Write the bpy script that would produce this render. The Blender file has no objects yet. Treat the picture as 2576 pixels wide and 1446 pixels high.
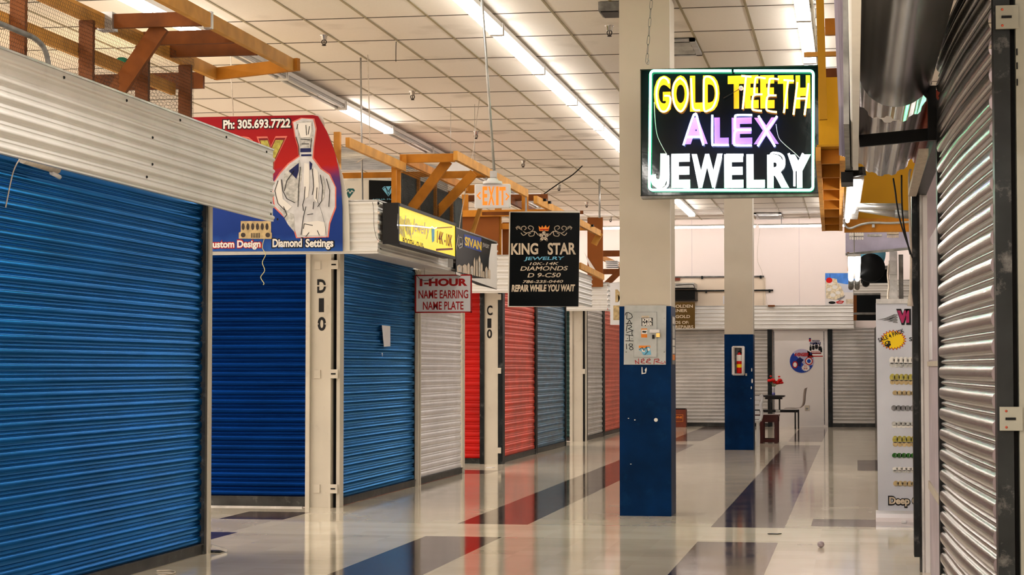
import bpy, bmesh, math, random
from mathutils import Vector, Matrix
from mathutils.geometry import tessellate_polygon

random.seed(7)
C = bpy.context.scene.collection
R = math.radians

# ------------------------------------------------------------------ camera
FOC, CX, CY, EYE = 5000.0, 1288.0, 723.0, 1.33
TH, PS = math.atan(202 / FOC), math.atan(862 * math.cos(math.atan(202 / FOC)) / FOC)
cam_d = bpy.data.cameras.new('camera')
cam_d.sensor_width = 36.0
cam_d.lens = 36.0 * FOC / 2576.0
cam_d.clip_end = 200
cam = bpy.data.objects.new('camera', cam_d)
cam.location = (0, 0, EYE)
cam.rotation_euler = (math.pi / 2 + TH, 0, PS)
C.objects.link(cam)
bpy.context.scene.camera = cam

# ------------------------------------------------------------------ look, world
vs = bpy.context.scene.view_settings
vs.view_transform = 'Standard'
vs.look = 'None'
vs.exposure = 0.6
vs.gamma = 1.0
vs.use_curve_mapping = False
w = bpy.data.worlds.new('world')
bpy.context.scene.world = w
w.use_nodes = True
w.node_tree.nodes['Background'].inputs[0].default_value = (0.9, 0.92, 1.0, 1)
w.node_tree.nodes['Background'].inputs[1].default_value = 0.05
bpy.context.scene.cycles.use_denoising = True
bpy.context.scene.cycles.max_bounces = 6
bpy.context.scene.cycles.sample_clamp_indirect = 6.0

TUBE = 16.0                    # brightness of the lit fluorescent tubes
TUBE_COL = (1.0, 0.93, 0.86)

# ceiling rows that run on behind the camera and over the booths out of frame
KS = 1.063                     # ceiling plan factor measured against the two-by-four tile grid
CEIL = EYE + 3.18 * KS


def strip_lamp(x, y, length, power):
    l = bpy.data.lights.new('strip_light', 'AREA')
    l.shape = 'RECTANGLE'
    l.size, l.size_y = 0.14, length
    l.energy = power
    l.color = TUBE_COL
    o = bpy.data.objects.new('strip_light', l)
    o.location = (x, y, CEIL - 0.15)
    C.objects.link(o)


for rx in (-3.41, -0.45, 2.5, -6.33, -9.25):
    for k in range(4):
        strip_lamp(rx, 8.0 - 4.9 * k, 4.6, (60 if k == 0 else 150) * (0.3 if rx > -1 else 1.15))
for k in range(7):
    strip_lamp(-9.25, 12.9 + 4.9 * k, 4.6, 150)

# warm bulb inside the booth behind the big banner, glowing on the ceiling above it
wl = bpy.data.lights.new('warm_bulb', 'POINT')
wl.energy = 55
wl.color = (1.0, 0.72, 0.38)
wl.shadow_soft_size = 0.06
wo = bpy.data.objects.new('warm_bulb', wl)
wo.location = (-7.4, 19.6, 3.35)
C.objects.link(wo)

# ------------------------------------------------------------------ helpers
_F = (-math.sin(PS) * math.cos(TH), math.cos(PS) * math.cos(TH), math.sin(TH))
_R = (math.cos(PS), math.sin(PS), 0)
_U = (math.sin(PS) * math.sin(TH), -math.cos(PS) * math.sin(TH), math.cos(TH))


def _ray(x, y):
    a, b = (x - CX) / FOC, (CY - y) / FOC
    return [_F[i] + a * _R[i] + b * _U[i] for i in range(3)]


def aty(x, y, Y):
    d = _ray(x, y)
    t = Y / d[1]
    return Vector((d[0] * t, Y, EYE + d[2] * t))


def atx(x, y, X):
    d = _ray(x, y)
    t = X / d[0]
    return Vector((X, d[1] * t, EYE + d[2] * t))


def atz(x, y, Z):
    d = _ray(x, y)
    t = (Z - EYE) / d[2]
    return Vector((d[0] * t, d[1] * t, Z))


def root_loc(o):
    v = Vector((0, 0, 0))
    while o is not None:
        v += Vector(o.location)
        o = o.parent
    return v


def setp(o, label=None, cat=None, group=None, kind=None):
    if label:
        o['label'] = label
    if cat:
        o['category'] = cat
    if group:
        o['group'] = group
    if kind:
        o['kind'] = kind
    return o


def thing(name, label, cat, loc=(0, 0, 0), group=None):
    o = bpy.data.objects.new(name, None)
    o.empty_display_size = 0.1
    o.location = loc
    C.objects.link(o)
    return setp(o, label, cat, group)


class MB:
    def __init__(s):
        s.v, s.f, s.sm = [], [], []

    def add(s, vs, fs, smooth=False):
        b = len(s.v)
        s.v += [tuple(p) for p in vs]
        s.f += [tuple(i + b for i in f) for f in fs]
        s.sm += [smooth] * len(fs)
        return s

    def box(s, x0, x1, y0, y1, z0, z1):
        vs = [(x, y, z) for x in (x0, x1) for y in (y0, y1) for z in (z0, z1)]
        return s.add(vs, [(0, 1, 3, 2), (4, 6, 7, 5), (0, 4, 5, 1), (2, 3, 7, 6), (0, 2, 6, 4), (1, 5, 7, 3)])

    def bar(s, p, q, wd, ht, up=(0, 0, 1)):
        p, q = Vector(p), Vector(q)
        d = (q - p).normalized()
        up = Vector(up)
        a = d.cross(up)
        if a.length < 1e-4:
            a = d.cross(Vector((1, 0, 0)))
        a.normalize()
        b = a.cross(d).normalized()
        vs = []
        for c in (p, q):
            for i, j in ((-1, -1), (1, -1), (1, 1), (-1, 1)):
                vs.append(c + a * (i * wd / 2) + b * (j * ht / 2))
        return s.add(vs, [(3, 2, 1, 0), (4, 5, 6, 7), (0, 1, 5, 4), (1, 2, 6, 5), (2, 3, 7, 6), (3, 0, 4, 7)])

    def tube(s, pts, r, n=8, closed=False, caps=True):
        pts = [Vector(p) for p in pts]
        m = len(pts)
        if isinstance(r, (int, float)):
            r = [r] * m
        vs, fs = [], []
        ref = None
        for i, p in enumerate(pts):
            if closed:
                d = pts[(i + 1) % m] - pts[i - 1]
            else:
                d = pts[min(i + 1, m - 1)] - pts[max(i - 1, 0)]
            if d.length < 1e-9:
                d = Vector((0, 0, 1))
            d.normalize()
            if ref is None:
                ref = d.orthogonal().normalized()
            a = (ref - d * ref.dot(d))
            if a.length < 1e-6:
                a = d.orthogonal()
            a.normalize()
            ref = a
            b = d.cross(a)
            for k in range(n):
                t = 2 * math.pi * k / n
                vs.append(p + (a * math.cos(t) + b * math.sin(t)) * r[i])
        for i in range(m if closed else m - 1):
            j = (i + 1) % m
            for k in range(n):
                fs.append((i * n + k, i * n + (k + 1) % n, j * n + (k + 1) % n, j * n + k))
        s.add(vs, fs, True)
        if caps and not closed:
            b = len(s.v) - len(vs)
            s.f.append(tuple(b + k for k in range(n))[::-1])
            s.f.append(tuple(b + (m - 1) * n + k for k in range(n)))
            s.sm += [False, False]
        return s

    def lathe(s, prof, c, axis='Z', n=20):
        c = Vector(c)
        vs, fs = [], []
        for r, h in prof:
            for k in range(n):
                t = 2 * math.pi * k / n
                a, b = r * math.cos(t), r * math.sin(t)
                o = {'Z': (a, b, h), 'Y': (a, h, b), 'X': (h, a, b)}[axis]
                vs.append(c + Vector(o))
        for i in range(len(prof) - 1):
            for k in range(n):
                fs.append((i * n + k, i * n + (k + 1) % n, (i + 1) * n + (k + 1) % n, (i + 1) * n + k))
        return s.add(vs, fs, True)

    def sphere(s, c, rx, ry=None, rz=None, n=12):
        ry, rz = ry or rx, rz or rx
        c = Vector(c)
        vs, fs = [], []
        for i in range(n // 2 + 1):
            f = math.pi * i / (n // 2)
            for k in range(n):
                t = 2 * math.pi * k / n
                vs.append(c + Vector((rx * math.sin(f) * math.cos(t), ry * math.sin(f) * math.sin(t), rz * math.cos(f))))
        for i in range(n // 2):
            for k in range(n):
                fs.append((i * n + k, i * n + (k + 1) % n, (i + 1) * n + (k + 1) % n, (i + 1) * n + k))
        return s.add(vs, fs, True)

    def slab(s, pts, n, t):
        """planar polygon (list of 3d points) given a thickness t towards -n"""
        pts = [Vector(p) for p in pts]
        n = Vector(n)
        m = len(pts)
        tris = tessellate_polygon([pts])
        vs = pts + [p - n * t for p in pts]
        fs = []
        for tr in tris:
            a, b, c = (pts[i] for i in tr)
            if (b - a).cross(c - a).dot(n) < 0:
                tr = tr[::-1]
            fs.append(tuple(tr))
            fs.append(tuple(i + m for i in tr[::-1]))
        for i in range(m):
            j = (i + 1) % m
            fs.append((i, i + m, j + m, j))
        return s.add(vs, fs)

    def build(s, name, mat, parent=None, label=None, smooth=False):
        me = bpy.data.meshes.new(name)
        off = root_loc(parent)
        me.from_pydata([Vector(v) - off for v in s.v], [], s.f)
        for p, q in zip(me.polygons, s.sm):
            p.use_smooth = q or smooth
        me.update()
        me.materials.append(mat)
        o = bpy.data.objects.new(name, me)
        C.objects.link(o)
        if parent is not None:
            o.parent = parent
        if label:
            o['label'] = label
        return o

    def one(s, name, mat, label, cat, group=None):
        """a thing that is one mesh"""
        v = [Vector(p) for p in s.v]
        c = Vector((sum(p.x for p in v) / len(v), sum(p.y for p in v) / len(v), min(p.z for p in v)))
        s.v = [p - c for p in v]
        o = s.build(name, mat)
        o.location = c
        return setp(o, label, cat, group)

    def struct(s, name, mat):
        return setp(s.build(name, mat), kind='structure')


def copy_tree(o, parent=None):
    c = o.copy()
    C.objects.link(c)
    if parent is not None:
        c.parent = parent
    for ch in list(o.children):
        copy_tree(ch, c)
    return c


# ------------------------------------------------------------------ materials
def new_mat(name):
    m = bpy.data.materials.new(name)
    m.use_nodes = True
    nt = m.node_tree
    return m, nt, nt.nodes['Principled BSDF']


def mat(name, col, rough=0.5, metal=0.0, var=0.12, scale=3.0, bump=0.0, bscale=40.0, stretch=(1, 1, 1), coat=0.0,
        dirt=None, dirt_amt=0.5, rvar=0.0, spec=0.22, tint=None):
    m, nt, b = new_mat(name)
    col = tuple(c ** 1.2 for c in col)
    N, L = nt.nodes.new, nt.links.new
    tc = N('ShaderNodeTexCoord')
    mp = N('ShaderNodeMapping')
    mp.inputs['Scale'].default_value = stretch
    L(tc.outputs['Object'], mp.inputs['Vector'])
    no = N('ShaderNodeTexNoise')
    no.inputs['Scale'].default_value = scale
    no.inputs['Detail'].default_value = 6
    L(mp.outputs['Vector'], no.inputs['Vector'])
    ra = N('ShaderNodeValToRGB')
    lo = [max(0, c * (1 - var * 1.6)) for c in col]
    hi = [min(1, c * (1 + var * 1.6)) for c in col]
    ra.color_ramp.elements[0].position = 0.3
    ra.color_ramp.elements[1].position = 0.7
    ra.color_ramp.elements[0].color = (*lo, 1)
    ra.color_ramp.elements[1].color = (*hi, 1)
    L(no.outputs['Fac'], ra.inputs['Fac'])
    out = ra.outputs['Color']
    if dirt:
        n2 = N('ShaderNodeTexNoise')
        n2.inputs['Scale'].default_value = scale * 2.3
        n2.inputs['Detail'].default_value = 10
        n2.inputs['Roughness'].default_value = 0.7
        L(tc.outputs['Object'], n2.inputs['Vector'])
        r2 = N('ShaderNodeValToRGB')
        r2.color_ramp.elements[0].position = 0.56
        r2.color_ramp.elements[1].position = 0.74
        L(n2.outputs['Fac'], r2.inputs['Fac'])
        mu = N('ShaderNodeMath')
        mu.operation = 'MULTIPLY'
        mu.inputs[1].default_value = dirt_amt
        L(r2.outputs['Color'], mu.inputs[0])
        mx = N('ShaderNodeMix')
        mx.data_type = 'RGBA'
        L(mu.outputs[0], mx.inputs[0])
        L(out, mx.inputs[6])
        mx.inputs[7].default_value = (*dirt, 1)
        out = mx.outputs[2]
    L(out, b.inputs['Base Color'])
    b.inputs['Roughness'].default_value = rough
    b.inputs['Metallic'].default_value = metal
    b.inputs['Coat Weight'].default_value = coat
    b.inputs['Specular IOR Level'].default_value = spec
    if tint:
        b.inputs['Specular Tint'].default_value = (*tint, 1)
    if rvar:
        mr = N('ShaderNodeMapRange')
        mr.inputs[3].default_value = max(0.02, rough - rvar)
        mr.inputs[4].default_value = rough + rvar
        L(no.outputs['Fac'], mr.inputs[0])
        L(mr.outputs[0], b.inputs['Roughness'])
    if bump:
        nb = N('ShaderNodeTexNoise')
        nb.inputs['Scale'].default_value = bscale
        nb.inputs['Detail'].default_value = 4
        L(mp.outputs['Vector'], nb.inputs['Vector'])
        bp = N('ShaderNodeBump')
        bp.inputs['Strength'].default_value = bump
        bp.inputs['Distance'].default_value = 0.02
        L(nb.outputs['Fac'], bp.inputs['Height'])
        L(bp.outputs['Normal'], b.inputs['Normal'])
    return m


def emit(name, col, strength):
    m, nt, b = new_mat(name)
    b.inputs['Base Color'].default_value = (0.02, 0.02, 0.02, 1)
    b.inputs['Specular IOR Level'].default_value = 0.1
    b.inputs['Emission Color'].default_value = (*col, 1)
    b.inputs['Emission Strength'].default_value = strength
    return m


M = {}
M['fascia'] = mat('white_corrugated_metal', (0.76, 0.75, 0.72), 0.42, 0.0, 0.05, 2.0, dirt=(0.35, 0.32, 0.27), dirt_amt=0.25)
M['blue'] = mat('blue_shutter_paint', (0.002, 0.145, 0.39), 0.19, 0.75, 0.14, 1.2, stretch=(1, 1, 5), bump=0.05, bscale=2.6, rvar=0.06, spec=0.3, tint=(0.25, 0.65, 1.0))
M['navy'] = mat('shaded_blue_shutter_paint', (0.001, 0.030, 0.14), 0.24, 0.7, 0.12, 1.6, stretch=(1, 1, 5), bump=0.03, bscale=3, rvar=0.06, spec=0.2, tint=(0.2, 0.5, 1.0))  # same paint as the blue shutters, with shade put into a darker colour
M['silver'] = mat('silver_shutter_metal', (0.33, 0.315, 0.305), 0.2, 0.9, 0.12, 2.0, stretch=(1, 1, 4), bump=0.12, bscale=5, rvar=0.08)
M['white_slat'] = mat('white_shutter_paint', (0.70, 0.68, 0.69), 0.33, 0.15, 0.07, 2.0, bump=0.05, bscale=8, dirt=(0.3, 0.28, 0.27), dirt_amt=0.35)
M['grey_slat'] = mat('grey_shutter_paint', (0.54, 0.52, 0.50), 0.35, 0.2, 0.10, 2.0, dirt=(0.22, 0.2, 0.19), dirt_amt=0.4)
M['red'] = mat('red_shutter_paint', (0.52, 0.010, 0.004), 0.4, 0, 0.12, 2)
M['orange_red'] = mat('faded_red_shutter_paint', (0.75, 0.085, 0.035), 0.35, 0.45, 0.15, 2, spec=0.1)
M['pink_red'] = mat('pale_red_shutter_paint', (0.66, 0.15, 0.09), 0.4, 0.4, 0.12, 2, spec=0.1)
M['teal'] = mat('teal_shutter_paint', (0.03, 0.17, 0.29), 0.33, 0.6, 0.3, 2.5, stretch=(1, 1, 4), spec=0.1)
M['dark_teal'] = mat('dark_green_shutter_paint', (0.05, 0.10, 0.10), 0.4, 0.5, 0.15, 2, spec=0.1)
M['dark_steel'] = mat('dark_steel', (0.026, 0.030, 0.032), 0.4, 0.6, 0.3, 4, dirt=(0.25, 0.25, 0.24), dirt_amt=0.4)
M['bar'] = mat('grimy_bar_metal', (0.06, 0.062, 0.06), 0.4, 0.4, 0.3, 5, dirt=(0.26, 0.25, 0.23), dirt_amt=0.4)
M['galv'] = mat('galvanised_metal', (0.46, 0.46, 0.45), 0.38, 0.7, 0.18, 6, dirt=(0.16, 0.16, 0.15), dirt_amt=0.6)
M['post_grey'] = mat('grey_beige_post', (0.25, 0.25, 0.215), 0.5, 0, 0.08, 2, dirt=(0.2, 0.19, 0.16), dirt_amt=0.4)  # darker tone than the cream posts, for the silver shutter's post
M['dull_galv'] = mat('dull_grey_metal', (0.24, 0.24, 0.23), 0.5, 0.4, 0.3, 8, dirt=(0.1, 0.1, 0.1), dirt_amt=0.6)
M['cream'] = mat('cream_paint', (0.60, 0.55, 0.45), 0.55, 0, 0.05, 1.5, bump=0.03, dirt=(0.36, 0.31, 0.24), dirt_amt=0.35)
M['post'] = mat('cream_post_paint', (0.62, 0.58, 0.50), 0.5, 0, 0.05, 2, dirt=(0.28, 0.24, 0.19), dirt_amt=0.4)
M['column'] = mat('cream_column_paint', (0.60, 0.55, 0.46), 0.6, 0, 0.04, 1.2, dirt=(0.42, 0.38, 0.32), dirt_amt=0.25)
M['col_blue'] = mat('navy_column_paint', (0.001, 0.028, 0.10), 0.45, 0, 0.25, 3, dirt=(0.01, 0.06, 0.16), dirt_amt=0.3, spec=0.15, tint=(0.3, 0.6, 1.0))
M['wood'] = mat('pine_timber', (0.50, 0.225, 0.028), 0.65, 0, 0.16, 5, stretch=(1, 1, 1), bump=0.05)
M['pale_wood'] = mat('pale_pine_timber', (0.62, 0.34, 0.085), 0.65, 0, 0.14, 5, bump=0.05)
M['brown_wood'] = mat('brown_timber', (0.20, 0.070, 0.012), 0.65, 0, 0.2, 5, bump=0.05)  # darker brown tone of the timber
M['mdf'] = mat('brown_hardboard', (0.28, 0.100, 0.018), 0.65, 0, 0.12, 1.2)
M['yellow_ply'] = mat('amber_plywood', (0.52, 0.29, 0.012), 0.6, 0, 0.12, 1.0)
M['bright_yellow_ply'] = mat('yellow_plywood', (0.74, 0.43, 0.015), 0.6, 0, 0.10, 1.0)  # brighter yellow tone of the plywood
M['black'] = mat('black_paint', (0.008, 0.009, 0.010), 0.45, 0, 0.2, 3, spec=0.1)
M['black_gloss'] = mat('black_gloss_panel', (0.006, 0.009, 0.011), 0.3, 0, 0.2, 2, spec=0.08)
M['neon_board'] = mat('black_acrylic_board', (0.003, 0.008, 0.014), 0.06, 0, 0.2, 2, bump=0.04, bscale=4, spec=0.16)
M['hood'] = mat('dark_smooth_hood_metal', (0.16, 0.165, 0.16), 0.22, 0.9, 0.1, 2, bump=0.03, bscale=6)
M['charcoal'] = mat('charcoal_plastic', (0.008, 0.008, 0.009), 0.45, 0, 0.2, 3)
M['dark_void'] = mat('unlit_interior_paint', (0.02, 0.02, 0.02), 0.9, 0, 0.1, 3)
M['white'] = mat('white_paint', (0.74, 0.71, 0.69), 0.5, 0, 0.03, 1.0)
M['cream_board'] = mat('cream_wall_paint', (0.76, 0.66, 0.54), 0.6, 0, 0.03, 0.6)
M['wall'] = mat('white_wall_paint', (0.88, 0.80, 0.76), 0.6, 0, 0.02, 0.4)
M['white_plastic'] = mat('white_plastic', (0.76, 0.76, 0.77), 0.4, 0, 0.03, 3, spec=0.12)
M['panel_grey'] = mat('worn_grey_white_paint', (0.52, 0.54, 0.53), 0.5, 0, 0.10, 6, dirt=(0.3, 0.31, 0.3), dirt_amt=0.4)
M['vinyl_white'] = mat('white_vinyl', (0.68, 0.66, 0.60), 0.45, 0, 0.03, 3)
M['print_white'] = mat('white_print', (0.78, 0.76, 0.72), 0.45, 0, 0.02, 3)
M['print_black'] = mat('black_print', (0.006, 0.006, 0.008), 0.5, 0, 0.1, 3)
M['print_red'] = mat('red_print', (0.45, 0.012, 0.012), 0.45, 0, 0.08, 3)
M['bright_red'] = mat('bright_red', (0.62, 0.012, 0.008), 0.45, 0, 0.08, 5)
M['maroon'] = mat('maroon_print', (0.24, 0.012, 0.018), 0.45, 0, 0.08, 3)
M['magenta'] = mat('magenta_print', (0.38, 0.03, 0.13), 0.35, 0, 0.2, 20)
M['print_gold'] = mat('gold_print', (0.55, 0.43, 0.24), 0.45, 0, 0.2, 15)
M['print_pale_gold'] = mat('pale_gold_print', (0.64, 0.55, 0.43), 0.45, 0, 0.15, 15)
M['print_yellow'] = mat('yellow_print', (0.85, 0.62, 0.02), 0.4, 0, 0.06, 3)
M['olive_gold'] = mat('olive_gold_print', (0.45, 0.40, 0.10), 0.5, 0, 0.25, 30)
M['print_orange'] = mat('orange_print', (0.80, 0.30, 0.05), 0.5, 0, 0.1, 5)
M['print_blue'] = mat('blue_print', (0.015, 0.07, 0.38), 0.45, 0, 0.1, 3)
M['print_navy'] = mat('navy_print', (0.01, 0.02, 0.12), 0.5, 0, 0.15, 10)
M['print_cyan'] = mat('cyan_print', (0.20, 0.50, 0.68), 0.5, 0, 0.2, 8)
M['sky_blue'] = mat('sky_blue_print', (0.10, 0.28, 0.70), 0.5, 0, 0.2, 5)
M['print_green'] = mat('teal_green_print', (0.01, 0.14, 0.15), 0.5, 0, 0.1, 5)
M['print_silver'] = mat('silver_print', (0.52, 0.52, 0.50), 0.4, 0, 0.25, 25)
M['print_grey'] = mat('grey_print', (0.25, 0.25, 0.26), 0.5, 0, 0.3, 25)
M['print_lilac'] = mat('lilac_print', (0.48, 0.46, 0.58), 0.5, 0, 0.1, 4)
M['brown_gold'] = mat('brown_gold_sign', (0.135, 0.082, 0.012), 0.4, 0, 0.1, 3)
M['glow_white'] = mat('pale_halo_print', (0.62, 0.62, 0.63), 0.5, 0, 0.1, 10)
M['pink_halo'] = mat('pink_halo_print', (0.70, 0.22, 0.17), 0.5, 0, 0.1, 10)
M['banner_pale'] = mat('pale_banner_vinyl', (0.60, 0.62, 0.68), 0.4, 0, 0.05, 2)
M['chrome'] = mat('chrome', (0.6, 0.6, 0.6), 0.18, 1.0, 0.1, 5)
M['satin'] = mat('satin_aluminium', (0.72, 0.70, 0.72), 0.35, 0.6, 0.04, 3)
M['brass'] = mat('brass', (0.55, 0.40, 0.15), 0.3, 0.9, 0.1, 5)
M['dark_brass'] = mat('dark_bronze', (0.06, 0.05, 0.045), 0.35, 0.8, 0.2, 5)
M['wire'] = mat('wire_mesh_steel', (0.10, 0.09, 0.08), 0.5, 0.5, 0.2, 5)
M['cord'] = mat('pale_cord', (0.60, 0.54, 0.46), 0.7, 0, 0.1, 30)
M['yellow_cord'] = mat('pale_yellow_cord', (0.62, 0.56, 0.30), 0.7, 0, 0.1, 30)
M['cable'] = mat('black_cable', (0.01, 0.01, 0.012), 0.5, 0, 0.1, 5)
M['tbar'] = mat('beige_ceiling_tee', (0.33, 0.28, 0.18), 0.6, 0, 0.08, 2)
M['seam'] = mat('dark_ceiling_seam', (0.10, 0.085, 0.065), 0.7, 0, 0.15, 2)
M['fixture'] = mat('white_fixture_enamel', (0.70, 0.69, 0.67), 0.35, 0, 0.03, 2)
M['dead_tube'] = mat('unlit_tube_glass', (0.55, 0.55, 0.54), 0.15, 0, 0.03, 2)
M['green_glass'] = mat('green_plastic', (0.01, 0.22, 0.13), 0.15, 0, 0.3, 20)
M['maroon_wood'] = mat('dark_red_wood', (0.075, 0.012, 0.010), 0.35, 0, 0.2, 5)
M['black_wood'] = mat('black_furniture', (0.014, 0.012, 0.014), 0.35, 0, 0.2, 5)
M['chair_grey'] = mat('grey_bent_plywood', (0.30, 0.25, 0.22), 0.4, 0, 0.08, 5)
M['leaf'] = mat('leaf_green', (0.03, 0.15, 0.02), 0.5, 0, 0.3, 30)
M['stem'] = mat('pale_green_stem', (0.25, 0.32, 0.15), 0.5, 0, 0.3, 30)
M['glass_blue'] = mat('blue_glass_beads', (0.20, 0.20, 0.50), 0.15, 0, 0.3, 60)
M['vase'] = mat('pale_vase_glass', (0.62, 0.62, 0.66), 0.1, 0, 0.05, 5)
M['carton'] = mat('brown_carton', (0.20, 0.055, 0.03), 0.6, 0, 0.1, 5)
M['ball'] = mat('grey_lilac_rubber', (0.42, 0.36, 0.38), 0.6, 0, 0.15, 50)
M['paper'] = mat('white_paper', (0.74, 0.73, 0.76), 0.7, 0, 0.03, 10)
M['cream_food'] = mat('whipped_cream_print', (0.70, 0.62, 0.46), 0.6, 0, 0.22, 22)
M['lilac_panel'] = mat('pale_lilac_panel', (0.56, 0.50, 0.54), 0.45, 0, 0.10, 3)
M['film'] = mat('iridescent_plastic_film', (0.66, 0.64, 0.80), 0.12, 0.2, 0.12, 3, stretch=(40, 40, 1), spec=0.6)
M['backdrop'] = mat('dark_grey_green_sheet', (0.045, 0.06, 0.058), 0.7, 0, 0.3, 8)
M['rust'] = mat('rusty_red_metal', (0.32, 0.075, 0.045), 0.5, 0.2, 0.2, 6)

M['tube'] = emit('lit_fluorescent_tube', TUBE_COL, TUBE)
M['wall_tube'] = emit('lit_wall_batten_tube', (1.0, 0.92, 0.88), 30.0)
M['neon_green'] = emit('green_neon', (0.08, 1.0, 0.40), 17.0)
M['neon_orange'] = emit('orange_neon', (1.0, 0.34, 0.05), 15.0)
M['neon_blue'] = emit('blue_violet_neon', (0.33, 0.38, 1.0), 15.0)
M['neon_white'] = emit('white_neon', (0.92, 0.96, 1.0), 9.0)
M['exit_glow'] = emit('lit_orange_letters', (1.0, 0.17, 0.012), 1.15)
M['tower_glow'] = emit('lit_light_box_white', (0.95, 0.93, 1.0), 1.0)
M['paint_yellow'] = mat('yellow_sign_letters', (0.80, 0.50, 0.03), 0.4, 0, 0.05, 3)
M['paint_purple'] = mat('purple_sign_letters', (0.42, 0.24, 0.75), 0.4, 0, 0.05, 3)
M['paint_white'] = mat('white_sign_letters', (0.80, 0.84, 0.84), 0.4, 0, 0.03, 3)

# light box: printed face, lit from inside by its own lamp
m, nt, b = new_mat('yellow_light_box_face')
b.inputs['Base Color'].default_value = (0.72, 0.56, 0.02, 1)
b.inputs['Roughness'].default_value = 0.3
b.inputs['Specular IOR Level'].default_value = 0.12
b.inputs['Emission Color'].default_value = (0.95, 0.66, 0.012, 1)
b.inputs['Emission Strength'].default_value = 0.45
M['yellow_face'] = m

# printed banner: red over blue
m, nt, b = new_mat('red_to_blue_banner_print')
N, L = nt.nodes.new, nt.links.new
tc = N('ShaderNodeTexCoord')
sp = N('ShaderNodeSeparateXYZ')
L(tc.outputs['Object'], sp.inputs[0])
no = N('ShaderNodeTexNoise')
no.inputs['Scale'].default_value = 2.5
no.inputs['Detail'].default_value = 5
L(tc.outputs['Object'], no.inputs['Vector'])
ma = N('ShaderNodeMath')
ma.operation = 'MULTIPLY_ADD'
ma.inputs[1].default_value = 0.35
L(no.outputs['Fac'], ma.inputs[0])
L(sp.outputs['Z'], ma.inputs[2])
mr = N('ShaderNodeMapRange')
mr.inputs[1].default_value = 0.17
mr.inputs[2].default_value = 1.45
L(ma.outputs[0], mr.inputs[0])
ra = N('ShaderNodeValToRGB')
e = ra.color_ramp.elements
e[0].position, e[0].color = 0.0, (0.02, 0.09, 0.36, 1)
e[1].position, e[1].color = 1.0, (0.26, 0.004, 0.010, 1)
for p, c in ((0.12, (0.004, 0.03, 0.20, 1)), (0.35, (0.01, 0.04, 0.24, 1)), (0.5, (0.10, 0.03, 0.14, 1)), (0.62, (0.40, 0.012, 0.008, 1))):
    x = e.new(p)
    x.color = c
L(mr.outputs[0], ra.inputs['Fac'])
L(ra.outputs['Color'], b.inputs['Base Color'])
b.inputs['Roughness'].default_value = 0.45
b.inputs['Specular IOR Level'].default_value = 0.12
M['banner'] = m


# floor: vinyl tiles with dark inlaid stripes
def math_node(nt, op, a, bb=None, c=None):
    n = nt.nodes.new('ShaderNodeMath')
    n.operation = op
    for i, v in enumerate((a, bb, c)):
        if v is None:
            continue
        if isinstance(v, (int, float)):
            n.inputs[i].default_value = v
        else:
            nt.links.new(v, n.inputs[i])
    return n.outputs[0]


m, nt, b = new_mat('vinyl_tile_floor')
N, L = nt.nodes.new, nt.links.new
tc = N('ShaderNodeTexCoord')
sp = N('ShaderNodeSeparateXYZ')
L(tc.outputs['Object'], sp.inputs[0])
X_, Y_ = sp.outputs['X'], sp.outputs['Y']
fx = math_node(nt, 'FLOOR', math_node(nt, 'DIVIDE', math_node(nt, 'ADD', X_, 1.19), 0.305))
fy = math_node(nt, 'FLOOR', math_node(nt, 'DIVIDE', Y_, 0.305))
cb = N('ShaderNodeCombineXYZ')
L(fx, cb.inputs[0])
L(fy, cb.inputs[1])
wn = N('ShaderNodeTexWhiteNoise')
wn.noise_dimensions = '2D'
L(cb.outputs[0], wn.inputs['Vector'])
DARK = [(-1.195, -0.585, 4.0, 15.32), (-1.195, -0.585, 16.72, 34.6), (-1.195, -0.585, 36.2, 45.3),
        (-3.355, -2.745, 4.0, 15.46), (-3.355, -2.745, 16.72, 34.6), (-3.355, -2.745, 36.2, 45.3),
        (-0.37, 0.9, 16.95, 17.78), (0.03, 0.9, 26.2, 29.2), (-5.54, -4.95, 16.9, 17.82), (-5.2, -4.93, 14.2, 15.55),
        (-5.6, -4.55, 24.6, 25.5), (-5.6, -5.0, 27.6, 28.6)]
tot = None
for x0, x1, y0, y1 in DARK:
    t = math_node(nt, 'MULTIPLY',
                  math_node(nt, 'MULTIPLY', math_node(nt, 'GREATER_THAN', X_, x0), math_node(nt, 'LESS_THAN', X_, x1)),
                  math_node(nt, 'MULTIPLY', math_node(nt, 'GREATER_THAN', Y_, y0), math_node(nt, 'LESS_THAN', Y_, y1)))
    tot = t if tot is None else math_node(nt, 'MAXIMUM', tot, t)
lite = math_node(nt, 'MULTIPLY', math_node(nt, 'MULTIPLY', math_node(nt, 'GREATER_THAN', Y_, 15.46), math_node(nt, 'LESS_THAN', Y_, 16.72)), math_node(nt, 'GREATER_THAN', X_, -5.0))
no = N('ShaderNodeTexNoise')
no.inputs['Scale'].default_value = 0.9
no.inputs['Detail'].default_value = 8
mp = N('ShaderNodeMapping')
mp.inputs['Scale'].default_value = (1, 1, 1)
L(tc.outputs['Object'], mp.inputs['Vector'])
L(mp.outputs['Vector'], no.inputs['Vector'])
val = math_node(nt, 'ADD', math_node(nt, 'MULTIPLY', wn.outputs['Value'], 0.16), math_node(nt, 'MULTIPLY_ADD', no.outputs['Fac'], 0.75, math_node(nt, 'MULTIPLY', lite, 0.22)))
ra = N('ShaderNodeValToRGB')
ra.color_ramp.elements[0].position = 0.25
ra.color_ramp.elements[1].position = 0.70
ra.color_ramp.elements[0].color = (0.56, 0.485, 0.365, 1)
ra.color_ramp.elements[1].color = (0.80, 0.725, 0.58, 1)
L(val, ra.inputs['Fac'])
rd = N('ShaderNodeValToRGB')
rd.color_ramp.elements[0].position = 0.25
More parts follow.
